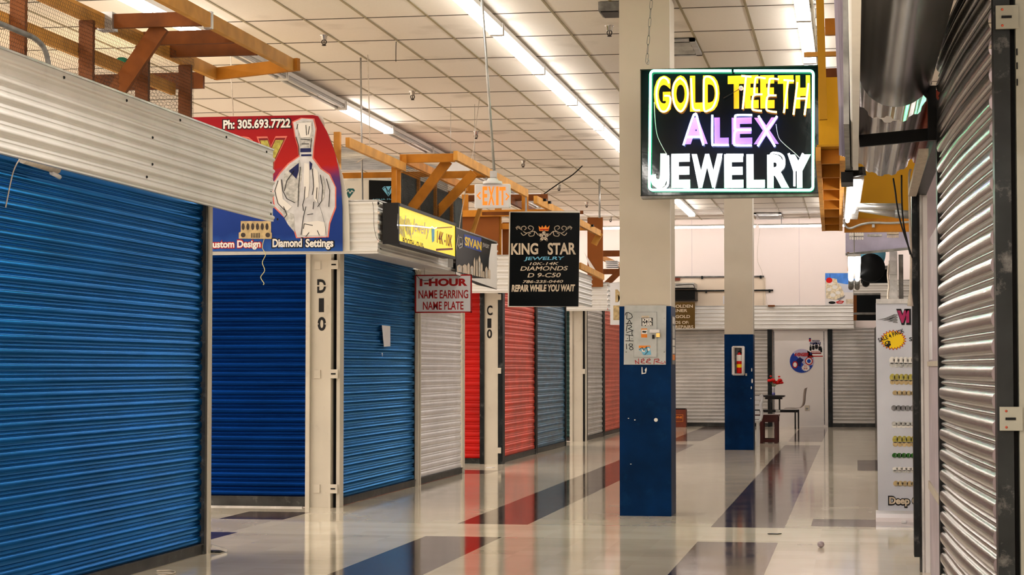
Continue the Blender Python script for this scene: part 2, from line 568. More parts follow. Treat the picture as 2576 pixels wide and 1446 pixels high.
rd.color_ramp.elements[1].position = 0.70
rd.color_ramp.elements[0].color = (0.050, 0.030, 0.025, 1)
rd.color_ramp.elements[1].color = (0.095, 0.060, 0.050, 1)
L(val, rd.inputs['Fac'])
mx = N('ShaderNodeMix')
mx.data_type = 'RGBA'
L(tot, mx.inputs[0])
L(ra.outputs['Color'], mx.inputs[6])
L(rd.outputs['Color'], mx.inputs[7])
L(mx.outputs[2], b.inputs['Base Color'])
ns = N('ShaderNodeTexNoise')
ns.inputs['Scale'].default_value = 2.2
ns.inputs['Detail'].default_value = 5
L(tc.outputs['Object'], ns.inputs['Vector'])
mr = N('ShaderNodeMapRange')
mr.inputs[3].default_value = 0.035
mr.inputs[4].default_value = 0.13
L(ns.outputs['Fac'], mr.inputs[0])
L(mr.outputs[0], b.inputs['Roughness'])
b.inputs['Specular IOR Level'].default_value = 0.5
nb = N('ShaderNodeTexNoise')
nb.inputs['Scale'].default_value = 3.0
nb.inputs['Detail'].default_value = 2
L(tc.outputs['Object'], nb.inputs['Vector'])
bp = N('ShaderNodeBump')
bp.inputs['Strength'].default_value = 0.03
bp.inputs['Distance'].default_value = 0.01
L(nb.outputs['Fac'], bp.inputs['Height'])
L(bp.outputs['Normal'], b.inputs['Normal'])
M['floor'] = m

# ceiling tiles
m, nt, b = new_mat('ceiling_tile')
N, L = nt.nodes.new, nt.links.new
tc = N('ShaderNodeTexCoord')
sp = N('ShaderNodeSeparateXYZ')
L(tc.outputs['Object'], sp.inputs[0])
TX, TY = 0.573 * KS, 1.243 * KS
GX, GY = -1.494 * KS, 17.47 * KS
fx = math_node(nt, 'FLOOR', math_node(nt, 'DIVIDE', math_node(nt, 'ADD', sp.outputs['X'], -GX), TX))
fy = math_node(nt, 'FLOOR', math_node(nt, 'DIVIDE', math_node(nt, 'ADD', sp.outputs['Y'], -GY), TY))
cb = N('ShaderNodeCombineXYZ')
L(fx, cb.inputs[0])
L(fy, cb.inputs[1])
wn = N('ShaderNodeTexWhiteNoise')
wn.noise_dimensions = '2D'
L(cb.outputs[0], wn.inputs['Vector'])
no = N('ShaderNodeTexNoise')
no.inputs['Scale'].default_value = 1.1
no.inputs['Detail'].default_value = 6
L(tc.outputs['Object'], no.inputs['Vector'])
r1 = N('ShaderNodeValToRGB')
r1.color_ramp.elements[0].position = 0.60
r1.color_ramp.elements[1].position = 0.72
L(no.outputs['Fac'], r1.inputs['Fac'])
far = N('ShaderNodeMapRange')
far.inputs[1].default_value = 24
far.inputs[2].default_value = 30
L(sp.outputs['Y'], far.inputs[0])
st = math_node(nt, 'MULTIPLY', r1.outputs['Color'], math_node(nt, 'MULTIPLY_ADD', far.outputs[0], 0.5, 0.25))  # dirt stains strengthen with depth, also painting in the darkness around dead lights
fine = N('ShaderNodeTexNoise')
fine.inputs['Scale'].default_value = 60
L(tc.outputs['Object'], fine.inputs['Vector'])
v = math_node(nt, 'ADD', math_node(nt, 'MULTIPLY', wn.outputs['Value'], 0.5), math_node(nt, 'MULTIPLY', fine.outputs['Fac'], 0.5))
ra = N('ShaderNodeValToRGB')
ra.color_ramp.elements[0].color = (0.58, 0.53, 0.46, 1)
ra.color_ramp.elements[1].color = (0.72, 0.67, 0.60, 1)
L(v, ra.inputs['Fac'])
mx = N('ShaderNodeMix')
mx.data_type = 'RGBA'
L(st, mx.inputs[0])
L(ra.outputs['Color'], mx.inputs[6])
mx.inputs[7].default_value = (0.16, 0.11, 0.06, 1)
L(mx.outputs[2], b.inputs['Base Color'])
b.inputs['Roughness'].default_value = 0.85
M['ceiling'] = m


# ------------------------------------------------------------------ text
_txt = {}


def text_geo(s, bold=0.0, shear=0.0, spacing=1.0):
    key = (s, bold, shear, spacing)
    if key in _txt:
        return _txt[key]
    cu = bpy.data.curves.new('t', 'FONT')
    cu.body = s
    cu.offset = bold
    cu.shear = shear
    cu.space_character = spacing
    cu.resolution_u = 4
    cu.fill_mode = 'FRONT'
    o = bpy.data.objects.new('t', cu)
    C.objects.link(o)
    dg = bpy.context.evaluated_depsgraph_get()
    me = bpy.data.meshes.new_from_object(o.evaluated_get(dg))
    vs = [(v.co.x, v.co.y) for v in me.vertices]
    fs = [tuple(p.vertices) for p in me.polygons]
    bpy.data.objects.remove(o)
    bpy.data.curves.remove(cu)
    bpy.data.meshes.remove(me)
    x0, x1 = min(v[0] for v in vs), max(v[0] for v in vs)
    y0, y1 = min(v[1] for v in vs), max(v[1] for v in vs)
    vs = [((x - x0) / (x1 - x0), (y - y0) / (y1 - y0)) for x, y in vs]
    _txt[key] = (vs, fs)
    return _txt[key]


class Art:
    """flat printed or painted art on a plane, measured in photo pixels, each layer 2 mm above the last"""

    def __init__(s, plane, c, step=0.002):
        s.plane, s.c, s.step = plane, c, step
        s.m = {}
        s.n = Vector((0, -1, 0)) if plane == 'Y' else Vector((1, 0, 0))

    def pt(s, x, y, lay=1):
        if s.plane == 'Y':
            p = aty(x, y, s.c)
        else:
            p = atx(x, y, s.c)
        return p + s.n * (lay * s.step)

    def mb(s, key):
        return s.m.setdefault(key, MB())

    def poly(s, key, pts, lay=1, t=0.0015):
        s.mb(key).slab([s.pt(x, y, lay) for x, y in pts], s.n, t)

    def rect(s, key, x0, y0, x1, y1, lay=1, t=0.0015):
        s.box3(key, s.pt(x0, y1, lay), s.pt(x1, y0, lay), t)

    def box3(s, key, a, b, t):
        if s.plane == 'Y':
            s.mb(key).slab([(a.x, a.y, a.z), (b.x, a.y, a.z), (b.x, a.y, b.z), (a.x, a.y, b.z)], s.n, t)
        else:
            s.mb(key).slab([(a.x, a.y, a.z), (a.x, b.y, a.z), (a.x, b.y, b.z), (a.x, a.y, b.z)], s.n, t)

    def ellipse(s, key, cx, cy, rx, ry, lay=1, n=28, a0=0, a1=360, rot=0):
        pts = []
        full = abs(a1 - a0) >= 360
        for i in range(n if full else n + 1):
            t = R(a0 + (a1 - a0) * i / n)
            u, v = rx * math.cos(t), ry * math.sin(t)
            pts.append((cx + u * math.cos(R(rot)) - v * math.sin(R(rot)), cy + u * math.sin(R(rot)) + v * math.cos(R(rot))))
        s.poly(key, pts, lay)

    def text(s, key, body, x0, y0, x1, y1, lay=1, bold=0.0, shear=0.0, rot=0.0, grow=0.0, spacing=1.0):
        vs, fs = text_geo(body, bold, shear, spacing)
        key = (key, body, x0, y0)
        a, b = s.pt(x0 - grow, y1 + grow, lay), s.pt(x1 + grow, y0 - grow, lay)
        if s.plane == 'X':          # heights are read at the left edge
            b = Vector((b.x, b.y, s.pt(x0 - grow, y0 - grow, lay).z))
        ua, ub = (a.x, b.x) if s.plane == 'Y' else (a.y, b.y)
        cu, cv = (ua + ub) / 2, (a.z + b.z) / 2
        out = []
        for u, v in vs:
            pu, pv = ua + (ub - ua) * u - cu, a.z + (b.z - a.z) * v - cv
            pu, pv = pu * math.cos(R(rot)) - pv * math.sin(R(rot)), pu * math.sin(R(rot)) + pv * math.cos(R(rot))
            out.append((cu + pu, a.y, cv + pv) if s.plane == 'Y' else (a.x, cu + pu, cv + pv))
        s.mb(key).add(out, fs)

    def line(s, key, pts, wd, lay=1):
        """stroke of width wd (metres)"""
        pp = [s.pt(x, y, lay) for x, y in pts]
        m = s.mb(key)
        for p, q in zip(pp, pp[1:]):
            d = q - p
            if d.length < 1e-6:
                continue
            e = d.normalized() * (wd * 0.3)
            m.bar(p - e, q + e, wd, 0.0015, s.n)

    def build(s, parent, spec):
        if parent.type == 'EMPTY':
            for ch in parent.children:
                if ch.name.split('.')[0] in ('sheet', 'panel', 'face', 'backing_board', 'post_body', 'housing', 'painted_base', 'box_body'):
                    parent = ch
                    break
        for key in s.m:
            name, mt = spec[key[0] if isinstance(key, tuple) else key]
            s.m[key].build(name, M[mt], parent)


def smooth_path(pts, n=6):
    pts = [Vector(p) for p in pts]
    out = []
    for i in range(len(pts) - 1):
        p0, p1, p2, p3 = pts[max(i - 1, 0)], pts[i], pts[i + 1], pts[min(i + 2, len(pts) - 1)]
        for k in range(n):
            t = k / n
            out.append(0.5 * (2 * p1 + (p2 - p0) * t + (2 * p0 - 5 * p1 + 4 * p2 - p3) * t * t + (3 * p1 - p0 - 3 * p2 + p3) * t ** 3))
    out.append(pts[-1])
    return out


# ------------------------------------------------------------------ corrugated sheet
SLAT = [(0.0, -0.004), (0.035, 0.003), (0.10, 0.0075), (0.20, 0.010), (0.32, 0.0112), (0.44, 0.0105), (0.55, 0.008), (0.63, 0.003), (0.67, -0.004),
        (0.72, -0.0045), (0.76, 0.002), (0.83, 0.0048), (0.90, 0.002), (0.94, -0.004)]
RIB = [(0.0, 0.0), (0.05, 0.006), (0.13, 0.014), (0.22, 0.017), (0.31, 0.014), (0.38, 0.006), (0.42, 0.0), (0.62, 0.0), (0.64, 0.002), (0.66, 0.0), (0.97, 0.0)]


def sheet(mb, prof, pitch, path, z0, z1, amp=1.0, wob=0.0, under=0.02):
    """path: list of (x, y, nx, ny); profile runs up z and pushes along the normal"""
    rows = []
    z = z0
    while z < z1 - 1e-4:
        for f, o in prof:
            zz = z + f * pitch
            if zz < z1:
                rows.append((zz, o * amp))
        z += pitch
    rows.append((z1, 0.0))
    vs, fs = [], []
    n = len(path)
    for i, (zz, o) in enumerate(rows):
        for x, y, nx, ny in path:
            d = o + (random.uniform(-wob, wob) if wob else 0)
            vs.append((x + nx * d, y + ny * d, zz))
    for i in range(len(rows) - 1):
        for k in range(n - 1):
            fs.append((i * n + k, i * n + k + 1, (i + 1) * n + k + 1, (i + 1) * n + k))
    mb.add(vs, fs, True)
    return mb


def line_path(a, b, n, nrm):
    return [(a[0] + (b[0] - a[0]) * t / (n - 1), a[1] + (b[1] - a[1]) * t / (n - 1), nrm[0], nrm[1]) for t in range(n)]


def shutter(label, a, b, nrm, mt, pitch=0.09, z1=2.42, guides=True, group=None, guide_mat='bar', path=None, amp=1.0, bar_h=0.075, gw=0.045):
    mid = ((a[0] + b[0]) / 2, (a[1] + b[1]) / 2, 0)
    t = thing('roller_shutter', label, 'roller shutter', mid, group)
    n = max(3, int(math.hypot(a[0] - b[0], a[1] - b[1]) / 0.35))
    path = path or line_path(a, b, n, nrm)
    sheet(MB(), SLAT, pitch, path, bar_h, z1, amp).build('curtain', M[mt], t)
    bb = MB()
    for p, q in zip(path, path[1:]):
        cxx = Vector((p[0] + nrm[0] * 0.004, p[1] + nrm[1] * 0.004, bar_h / 2 + 0.002))
        cyy = Vector((q[0] + nrm[0] * 0.004, q[1] + nrm[1] * 0.004, bar_h / 2 + 0.002))
        bb.bar(cxx, cyy, 0.035, bar_h - 0.006)
        off = Vector((nrm[0] * 0.012, nrm[1] * 0.012, bar_h / 2 - 0.004))
        bb.bar(cxx + off, cyy + off, 0.03, 0.008)
    bb.build('bottom_bar', M['bar'], t)
    if guides:
        d = Vector((b[0] - a[0], b[1] - a[1], 0)).normalized()
        for e, sg in ((a, -1), (b, 1)):
            c = Vector((e[0], e[1], 0)) + d * (sg * gw * 0.4)
            MB().bar((c.x, c.y, 0), (c.x, c.y, z1), 0.07 if abs(nrm[0]) else gw, gw if abs(nrm[0]) else 0.07,
                     (0, 1, 0)).build('guide', M[guide_mat], t)
    return t


def fascia(label, path_pts, z0, z1, pitch=0.088, screws=(), back=0.0):
    """corrugated white sheet; path_pts list of (x, y) corner points, with outward normals per segment"""
    a = path_pts[0][0]
    t = thing('corrugated_fascia', label, 'fascia', (a[0], a[1], z0))
    for a, b, nrm in path_pts:
        mb = MB()
        n = max(2, int(math.hypot(a[0] - b[0], a[1] - b[1]) / 1.2) + 1)
        sheet(mb, RIB, pitch, line_path(a, b, n, nrm), z0 + 0.004, z1)
        mb.build('corrugated_sheet', M['fascia'], t)
        tr = MB()
        o = Vector((nrm[0], nrm[1], 0))
        A, B = Vector((a[0], a[1], 0)), Vector((b[0], b[1], 0))
        tr.bar(A - o * 0.008 + Vector((0, 0, z0)), B - o * 0.008 + Vector((0, 0, z0)), 0.03, 0.012)
        tr.build('bottom_trim', M['fascia'], t)
        tp = MB()
        tp.bar(A - o * 0.008 + Vector((0, 0, z1)), B - o * 0.008 + Vector((0, 0, z1)), 0.035, 0.012)
        tp.build('top_trim', M['galv'], t)
    sm = None
    for (x, y, z) in screws:
        if sm is None:
            sm = MB().lathe([(0.0, 0.006), (0.007, 0.005), (0.009, 0.0), (0.009, -0.004)], (0, 0, 0), 'X', 8).build('screw', M['dark_steel'])
            sm.parent = t
            s_ = sm
        else:
            s_ = sm.copy()
            C.objects.link(s_)
            s_.parent = t
        s_.location = Vector((x, y, z)) - Vector(t.location)
    return t


# ================================================================== THE ROOM
XW0, XW1, YW0, YW1 = -13.0, 4.6, -9.0, 45.4
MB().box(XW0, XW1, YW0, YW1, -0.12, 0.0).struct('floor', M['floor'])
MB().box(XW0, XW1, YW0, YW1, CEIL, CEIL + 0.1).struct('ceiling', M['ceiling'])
MB().box(XW0, XW1, YW1, YW1 + 0.15, 0, CEIL).struct('wall_back', M['wall'])
MB().box(XW0, XW1, YW0 - 0.15, YW0, 0, CEIL).struct('wall_front', M['wall'])
MB().box(XW0 - 0.15, XW0, YW0, YW1, 0, CEIL).struct('wall_left', M['wall'])
MB().box(XW1, XW1 + 0.15, YW0, YW1, 0, CEIL).struct('wall_right', M['wall'])
g = MB()
for k in range(-20, 11):
    x = GX + TX * k
    if XW0 < x < XW1:
        g.box(x - 0.012, x + 0.012, YW0, YW1, CEIL - 0.006, CEIL - 0.0005)
g.struct('trim_1', M['tbar'])
g = MB()
for k in range(-20, 23):
    y = GY + TY * k
    g.box(XW0, XW1, y - 0.010, y + 0.010, CEIL - 0.0045, CEIL - 0.0003)
g.struct('trim_2', M['seam'])
# seams of the painted wall panels
g = MB()
for x in (-3.65, -2.44, -1.22):
    g.box(x - 0.003, x + 0.003, YW1 - 0.003, YW1, 2.75, CEIL)
g.struct('trim_3', M['lilac_panel'])


# ------------------------------------------------------------------ columns
def column(label, x0, y0, s, band):
    t = thing('column', label, 'column', (x0 + s / 2, y0 + s / 2, 0))
    MB().box(x0, x0 + s, y0, y0 + s, band, CEIL - 0.012).build('shaft', M['column'], t)
    MB().box(x0 - 0.003, x0 + s + 0.003, y0 - 0.003, y0 + s + 0.003, 0, band).build('painted_base', M['col_blue'], t)
    MB().box(x0 + s - 0.001, x0 + s + 0.004, y0 - 0.002, y0 + 0.012, band, CEIL - 0.012).build('whiter_edge_strip', M['white'], t)  # white strip standing for the column's whiter right face
    return t


c1 = column('near square column with navy lower half, carrying the grey electrical panel', -2.09, 17.87, 0.46, 1.885)
c2 = column('far square column with navy lower half, carrying the fire extinguisher cabinet', -2.085, 32.5, 0.46, 1.875)
chips = Art('Y', 17.862, 0.0008)
for x, y, a, b_ in ((1581, 1052, 2, 1.2), (1597, 1056, 2, 1.5), (1650, 1056, 5, 5), (1587, 1167, 2, 1)):
    chips.ellipse('c', x, y, a, b_, 3, 8)
chips.poly('c', [(1614, 923), (1616, 923), (1617, 938), (1624, 937), (1622, 930), (1626, 924), (1627, 930), (1625, 939), (1614, 941)], 3)
chips.build(c1, {'c': ('paint_chip', 'print_white')})
chips = Art('Y', 32.495, 0.0008)
for x, y, a, b_ in ((1892, 958, 2, 6), (1890, 975, 1.5, 4), (1889, 1002, 1, 1.5), (1891, 930, 1.5, 5)):
    chips.ellipse('c', x, y, a, b_, 3, 8)
chips.build(c2, {'c': ('paint_chip', 'print_white')})

# ------------------------------------------------------------------ ceiling lights
fix_n = {}


def make_fixture(x, y0, ln, lit, label, group=None):
    x, y0, ln, yz, c_ = x * KS, y0 * KS, ln * KS, CEIL - 0.125, CEIL - 4.51
    t = thing('ceiling_light', label, 'ceiling light', (x, y0, CEIL - 0.1), group)
    y1 = y0 + ln
    MB().box(x - 0.062, x + 0.062, y0, y1, c_ + 4.425, c_ + 4.472).box(x - 0.035, x + 0.035, y0, y1, c_ + 4.405, c_ + 4.425).build('channel', M['fixture'], t)
    for yy in (y0 + 0.3, y1 - 0.3):
        MB().box(x - 0.01, x + 0.01, yy - 0.01, yy + 0.01, c_ + 4.472, CEIL - 0.006).build('hanger', M['galv'], t)
    for sx in (-0.046, 0.046):
        MB().tube([(x + sx, y0 + 0.035, yz), (x + sx, y1 - 0.035, yz)], 0.019, 10).build('tube', M['tube'] if lit else M['dead_tube'], t)
    for yy, sg in ((y0, 1), (y1, -1)):
        e = MB()
        e.box(x - 0.068, x + 0.068, min(yy, yy + sg * 0.03), max(yy, yy + sg * 0.03), c_ + 4.36, c_ + 4.475)
        e.build('end_cap', M['fixture'], t)
    return t


def ordinal(n):
    return ['first', 'second', 'third', 'fourth', 'fifth', 'sixth', 'seventh', 'eighth', 'ninth', 'tenth', 'eleventh', 'twelfth', 'thirteenth',
            'fourteenth', 'fifteenth'][n]


for k in range(10):
    make_fixture(-3.21, 15.36 + 2.465 * k, 2.43, True,
                 'lit twin-tube light, %s from the camera end of the ceiling row meeting the near column' % ordinal(k), 'row of ceiling lights meeting the near column')
for k in range(10):
    make_fixture(-0.42, 15.1 + 2.465 * k, 2.43, True,
                 'lit twin-tube light, %s from the camera end of the ceiling row over the neon sign' % ordinal(k), 'row of ceiling lights over the neon sign')
left = [True, False, False, True, False, False, False, False, False]
nm = ['lit twin-tube light seen through the brown timber loft frame', 'unlit twin-tube light just past the tip of the brown timber loft',
      'unlit twin-tube light above the red and blue banner, touching the lit one', 'lit twin-tube light between dead ones above the red and blue banner',
      'unlit light just beyond the single lit one over the pine lofts', 'unlit light above the orange pine loft, second beyond the single lit one',
      'unlit light behind the orange pine loft, third beyond the single lit one', 'unlit light over the pine lofts, last but one of its dead row',
      'unlit light over the pine lofts, last of its dead row by the far wall']
for k in range(9):
    make_fixture(-5.95, 15.28 + 2.465 * k, 2.43, left[k], nm[k], 'mostly dead row of ceiling lights over the lofts')
# row along the far wall
for k in range(5):
    x0 = -7.0 + 2.46 * k
    t = thing('wall_light', ['lit fluorescent batten on the far wall beyond the timber lofts', 'lit batten on the far wall hidden behind the near column',
                             'lit batten over far wall between the two columns', 'lit batten on the far wall between far column and orange soffit',
                             'lit batten on the far wall behind the orange timber soffit'][k], 'ceiling light', (x0, 44.1, 4.4), 'battens along the far wall')
    MB().box(x0, x0 + 2.43, 44.06, 44.16, 4.47, 4.5).build('channel', M['fixture'], t)
    MB().box(x0 + 0.5, x0 + 0.52, 44.1, 44.12, 4.5, CEIL - 0.006).build('hanger', M['galv'], t)
    MB().tube([(x0 + 0.03, 44.09, 4.445), (x0 + 2.4, 44.09, 4.445)], 0.02, 8).build('tube', M['wall_tube'], t)

# ------------------------------------------------------------------ sprinklers
p = thing('sprinkler_head', 'largest chrome sprinkler head, in the open ceiling by the brown timber loft tip', 'sprinkler', (-4.98 * KS, 18.32 * KS, CEIL), 'ceiling sprinklers')
x, y, z = p.location
MB().lathe([(0.045, -0.001), (0.043, -0.008), (0.03, -0.012), (0.027, -0.05), (0.0, -0.05)], (x, y, z), 'Z', 14).build('escutcheon', M['chrome'], p)
f = MB()
f.tube(smooth_path([(x - 0.012, y, z - 0.05), (x - 0.024, y, z - 0.07), (x - 0.012, y, z - 0.098), (x, y, z - 0.102), (x + 0.012, y, z - 0.098), (x + 0.024, y, z - 0.07), (x + 0.012, y, z - 0.05)], 4), 0.006, 6)
f.tube([(x, y, z - 0.05), (x, y, z - 0.105)], 0.006, 6)
f.build('frame', M['dark_brass'], p)
MB().lathe([(0.0, -0.104), (0.024, -0.106), (0.024, -0.110), (0.0, -0.112)], (x, y, z), 'Z', 12).build('deflector', M['dark_brass'], p)
for (x, y, lab) in ((-4.99, 22.23, 'chrome sprinkler head in open ceiling beside the two thin hanging rods'),
                    (-5.0, 26.17, 'chrome sprinkler head above the outer rail of the orange pine loft'),
                    (-5.0, 30.03, 'chrome sprinkler head just past the exit sign rod, over its loft'),
                    (-5.05, 34.13, 'chrome sprinkler head where the black ceiling cable passes'),
                    (-5.05, 37.76, 'chrome sprinkler head above the corner of the black KING STAR banner'),
                    (-5.06, 41.64, 'smallest chrome sprinkler head, above the tall brown board'),
                    (-2.226, 18.26, 'chrome sprinkler head beside the top of the near column')):
    q = copy_tree(p)
    q.location = (x * KS, y * KS, CEIL)
    q['label'] = lab


def vent(label, x0, x1, y0, y1):
    x0, x1, y0, y1 = x0 * KS, x1 * KS, y0 * KS, y1 * KS
    t = thing('ceiling_vent', label, 'vent', ((x0 + x1) / 2, (y0 + y1) / 2, CEIL))
    MB().box(x0, x1, y0, y1, CEIL - 0.012, CEIL - 0.007).build('backing', M['black'], t)
    fr = MB()
    w_ = 0.06
    fr.box(x0, x1, y0, y0 + w_, CEIL - 0.035, CEIL - 0.006).box(x0, x1, y1 - w_, y1, CEIL - 0.035, CEIL - 0.006)
    fr.box(x0, x0 + w_, y0, y1, CEIL - 0.035, CEIL - 0.006).box(x1 - w_, x1, y0, y1, CEIL - 0.035, CEIL - 0.006)
    fr.build('frame', M['galv'], t)
    for k in range(1, 4):
        yy = y0 + (y1 - y0) * k / 4
        MB().bar((x0 + w_, yy, CEIL - 0.03), (x1 - w_, yy, CEIL - 0.03), 0.07, 0.006, (0, 0.5, 1)).build('slat', M['galv'], t)


vent('grey square air diffuser in the ceiling just above the neon sign', -2.05, -1.495, 19.05, 20.0)
vent('grimy air diffuser in the far ceiling below the neon sign', -2.02, -1.46, 40.9, 42.4)
t = thing('ceiling_speaker', 'dark square box on the ceiling beside the near column top', 'speaker box', (-2.21, 18.3, CEIL))
MB().box(-2.31, -2.11, 18.1, 18.45, CEIL - 0.09, CEIL - 0.007).build('housing', M['dull_galv'], t)
MB().box(-2.29, -2.13, 18.12, 18.43, CEIL - 0.1, CEIL - 0.09).build('grille', M['charcoal'], t)

# ================================================================== LEFT ROW
# ---- nearest booth
AX = -4.62
shutter('largest blue roller shutter, under the long white fascia with brown loft', (AX, 5.6), (AX, 13.68), (1, 0), 'blue', 0.082, 2.55)
MB().box(AX - 0.05, AX + 0.045, 13.73, 13.79, 0, 2.5).one('shutter_guide_post', M['post'], 'slim pale edge post at the end of the largest blue shutter', 'post')
t = thing('floor_latch', 'small dark metal latch at the foot of the largest blue shutter', 'latch', (AX + 0.06, 13.85, 0))
MB().box(AX - 0.02, AX + 0.11, 13.80, 13.90, 0, 0.012).build('plate', M['dark_steel'], t)
MB().bar((AX - 0.01, 13.83, 0.06), (AX + 0.14, 13.87, 0.012), 0.03, 0.02).build('bolt', M['galv'], t)
FX = -4.385
scr = []
for k in range(7):
    scr.append((FX + 0.003, 8.6 + 0.98 * k, 2.965))
    scr.append((FX + 0.003, 8.9 + 0.98 * k, 2.475))
for k in range(6):
    scr.append((FX + 0.003, 14.6, 2.5 + 0.085 * k))
for yy, zz in ((10.8, 2.84), (10.8, 2.74), (12.0, 2.79), (12.0, 2.62), (11.9, 2.53), (13.4, 2.56)):
    scr.append((FX + 0.003, yy, zz))
fascia('long white corrugated fascia above the largest blue shutter', [((FX, 5.6), (FX, 14.66), (1, 0))], 2.455, 3.0, 0.089, scr)
MB().box(-6.6, AX - 0.06, 13.72, 13.82, 2.3, 2.5).box(-4.56, FX - 0.02, 13.80, 14.55, 2.50, 2.56).one('soffit_board', M['black'], 'dark soffit board under the far end of the long white fascia', 'board')
t = thing('work_light', 'dusty white batten light under the long white fascia', 'light fitting', (AX + 0.1, 10.5, 2.44))
MB().tube([(AX + 0.10, 10.32, 2.48), (AX + 0.10, 10.80, 2.47)], [0.024, 0.026], 8).build('tube', M['cord'], t)
MB().tube([(AX + 0.10, 10.72, 2.445), (AX + 0.10, 10.84, 2.43)], 0.014, 6).build('holder', M['white_plastic'], t)
MB().tube(smooth_path([(AX + 0.1, 10.3, 2.49), (AX + 0.09, 10.22, 2.40), (AX + 0.08, 10.15, 2.2)], 5), 0.004, 5).build('cord', M['cord'], t)
MB().tube(smooth_path([(AX + 0.05, 9.2, 3.20), (AX + 0.05, 10.3, 3.20), (AX + 0.05, 10.62, 3.19), (AX + 0.05, 10.76, 3.12), (AX + 0.05, 10.8, 2.95)], 8), 0.016, 10).one(
    'bent_conduit', M['dull_galv'], 'bent grey conduit curving down behind the near white fascia', 'conduit')


# timber loft of the nearest booth
def hexmesh(mb, o, u, v, W, Hh, s=0.027, r=0.0011):
    """hexagonal wire net in the rectangle o + u*[0..W] + v*[0..Hh], ribbons of two crossed strips"""
    o, u, v = Vector(o), Vector(u), Vector(v)
    n = u.cross(v).normalized()
    dx, dy = s * math.sqrt(3), s * 1.5
    segs = []
    rows = int(Hh / dy) + 1
    cols = int(W / dx) + 1
    for j in range(rows):
        for i in range(cols):
            cx = (i + (0.5 if j % 2 else 0)) * dx
            cy = j * dy
            pts = [(cx + s * math.cos(R(a)), cy + s * math.sin(R(a))) for a in (210, 150, 90, 30)]
            segs += list(zip(pts, pts[1:]))
    for (a, b) in segs:
        if not (0 <= a[0] <= W and 0 <= b[0] <= W and 0 <= a[1] <= Hh and 0 <= b[1] <= Hh):
            continue
        A, B = o + u * a[0] + v * a[1], o + u * b[0] + v * b[1]
        d = (B - A).normalized()
        q = d.cross(n) * r
        m_ = n * r
        mb.add([A - q, A + q, B + q, B - q, A - m_, A + m_, B + m_, B - m_], [(0, 1, 2, 3), (4, 5, 6, 7)])


t = thing('timber_loft', 'brown timber storage loft with wire mesh above the long white fascia', 'timber frame', (AX, 12.5, 2.95))
for yp in (10.60, 11.62, 12.60, 13.46):
    MB().box(AX - 0.10, AX - 0.01, yp - 0.02, yp + 0.02, 2.7, 3.48).build('post', M['brown_wood'], t)
MB().box(AX - 0.09, AX - 0.05, 8.2, 14.15, 3.48, 3.57).build('top_rail', M['pale_wood'], t)  # pale timber on this and the outer rail paints in their brighter light
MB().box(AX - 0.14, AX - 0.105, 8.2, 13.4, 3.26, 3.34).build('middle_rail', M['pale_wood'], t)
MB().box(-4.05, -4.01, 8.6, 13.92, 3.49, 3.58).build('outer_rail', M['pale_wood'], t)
for yp, xa in ((11.95, -4.58), (12.62, -4.50), (13.14, -4.50)):
    MB().box(xa - 0.2, -4.05, yp - 0.02, yp + 0.02, 3.485, 3.575).build('joist', M['brown_wood'], t)
MB().bar((AX - 0.07, 14.17, 3.52), (-3.98, 13.94, 3.54), 0.04, 0.09).build('joist', M['wood'], t)
MB().bar((-4.82, 12.1, 2.88), (-4.33, 12.0, 3.50), 0.11, 0.04, (0, 1, 0)).build('brace', M['brown_wood'], t)
MB().box(-6.3, AX - 0.1, 13.98, 14.02, 3.39, 3.51).build('end_rail', M['brown_wood'], t)
MB().box(AX - 0.10, AX + 0.0, 11.9, 12.0, 3.47, 3.585).build('strap', M['galv'], t)
MB().box(-4.055, -4.005, 12.02, 12.06, 3.48, 3.59).build('strap', M['galv'], t)
hm = MB()
hexmesh(hm, (AX - 0.004, 9.2, 2.72), (0, 1, 0), (0, 0, 1), 4.3, 0.82, 0.0155, 0.0011)
hm.build('wire_mesh', M['wire'], t)
hm = MB()
hexmesh(hm, (-6.3, 13.97, 2.72), (1, 0, 0), (0, 0, 1), 1.48, 0.82, 0.0155, 0.0011)
hm.build('wire_mesh', M['wire'], t)
b_ = MB()
c = atx(305, 112, AX - 0.28)
b_.lathe([(0.0, -0.11), (0.05, -0.105), (0.055, -0.06), (0.055, 0.03), (0.03, 0.07), (0.016, 0.09), (0.016, 0.11), (0.0, 0.11)], (c.x, c.y + 0.1, 3.39), 'Y', 14)
b_.one('plastic_bottle', M['green_glass'], 'crumpled green plastic bottle lying inside the near timber loft', 'bottle')

# ---- block D10
DX = -4.9
DY = 18.42


def corner_post(label, x0, x1, y0, depth, z1, letters, boxes, ax_px, wd=0.0, group=None):
    """cream corner post facing the camera, guide slot and hasps on its aisle side"""
    t = thing('corner_post', label, 'post', ((x0 + x1) / 2, y0, 0), group)
    MB().box(x0, x1, y0, y0 + depth, 0, z1).build('post_body', M['post'], t)
    return t


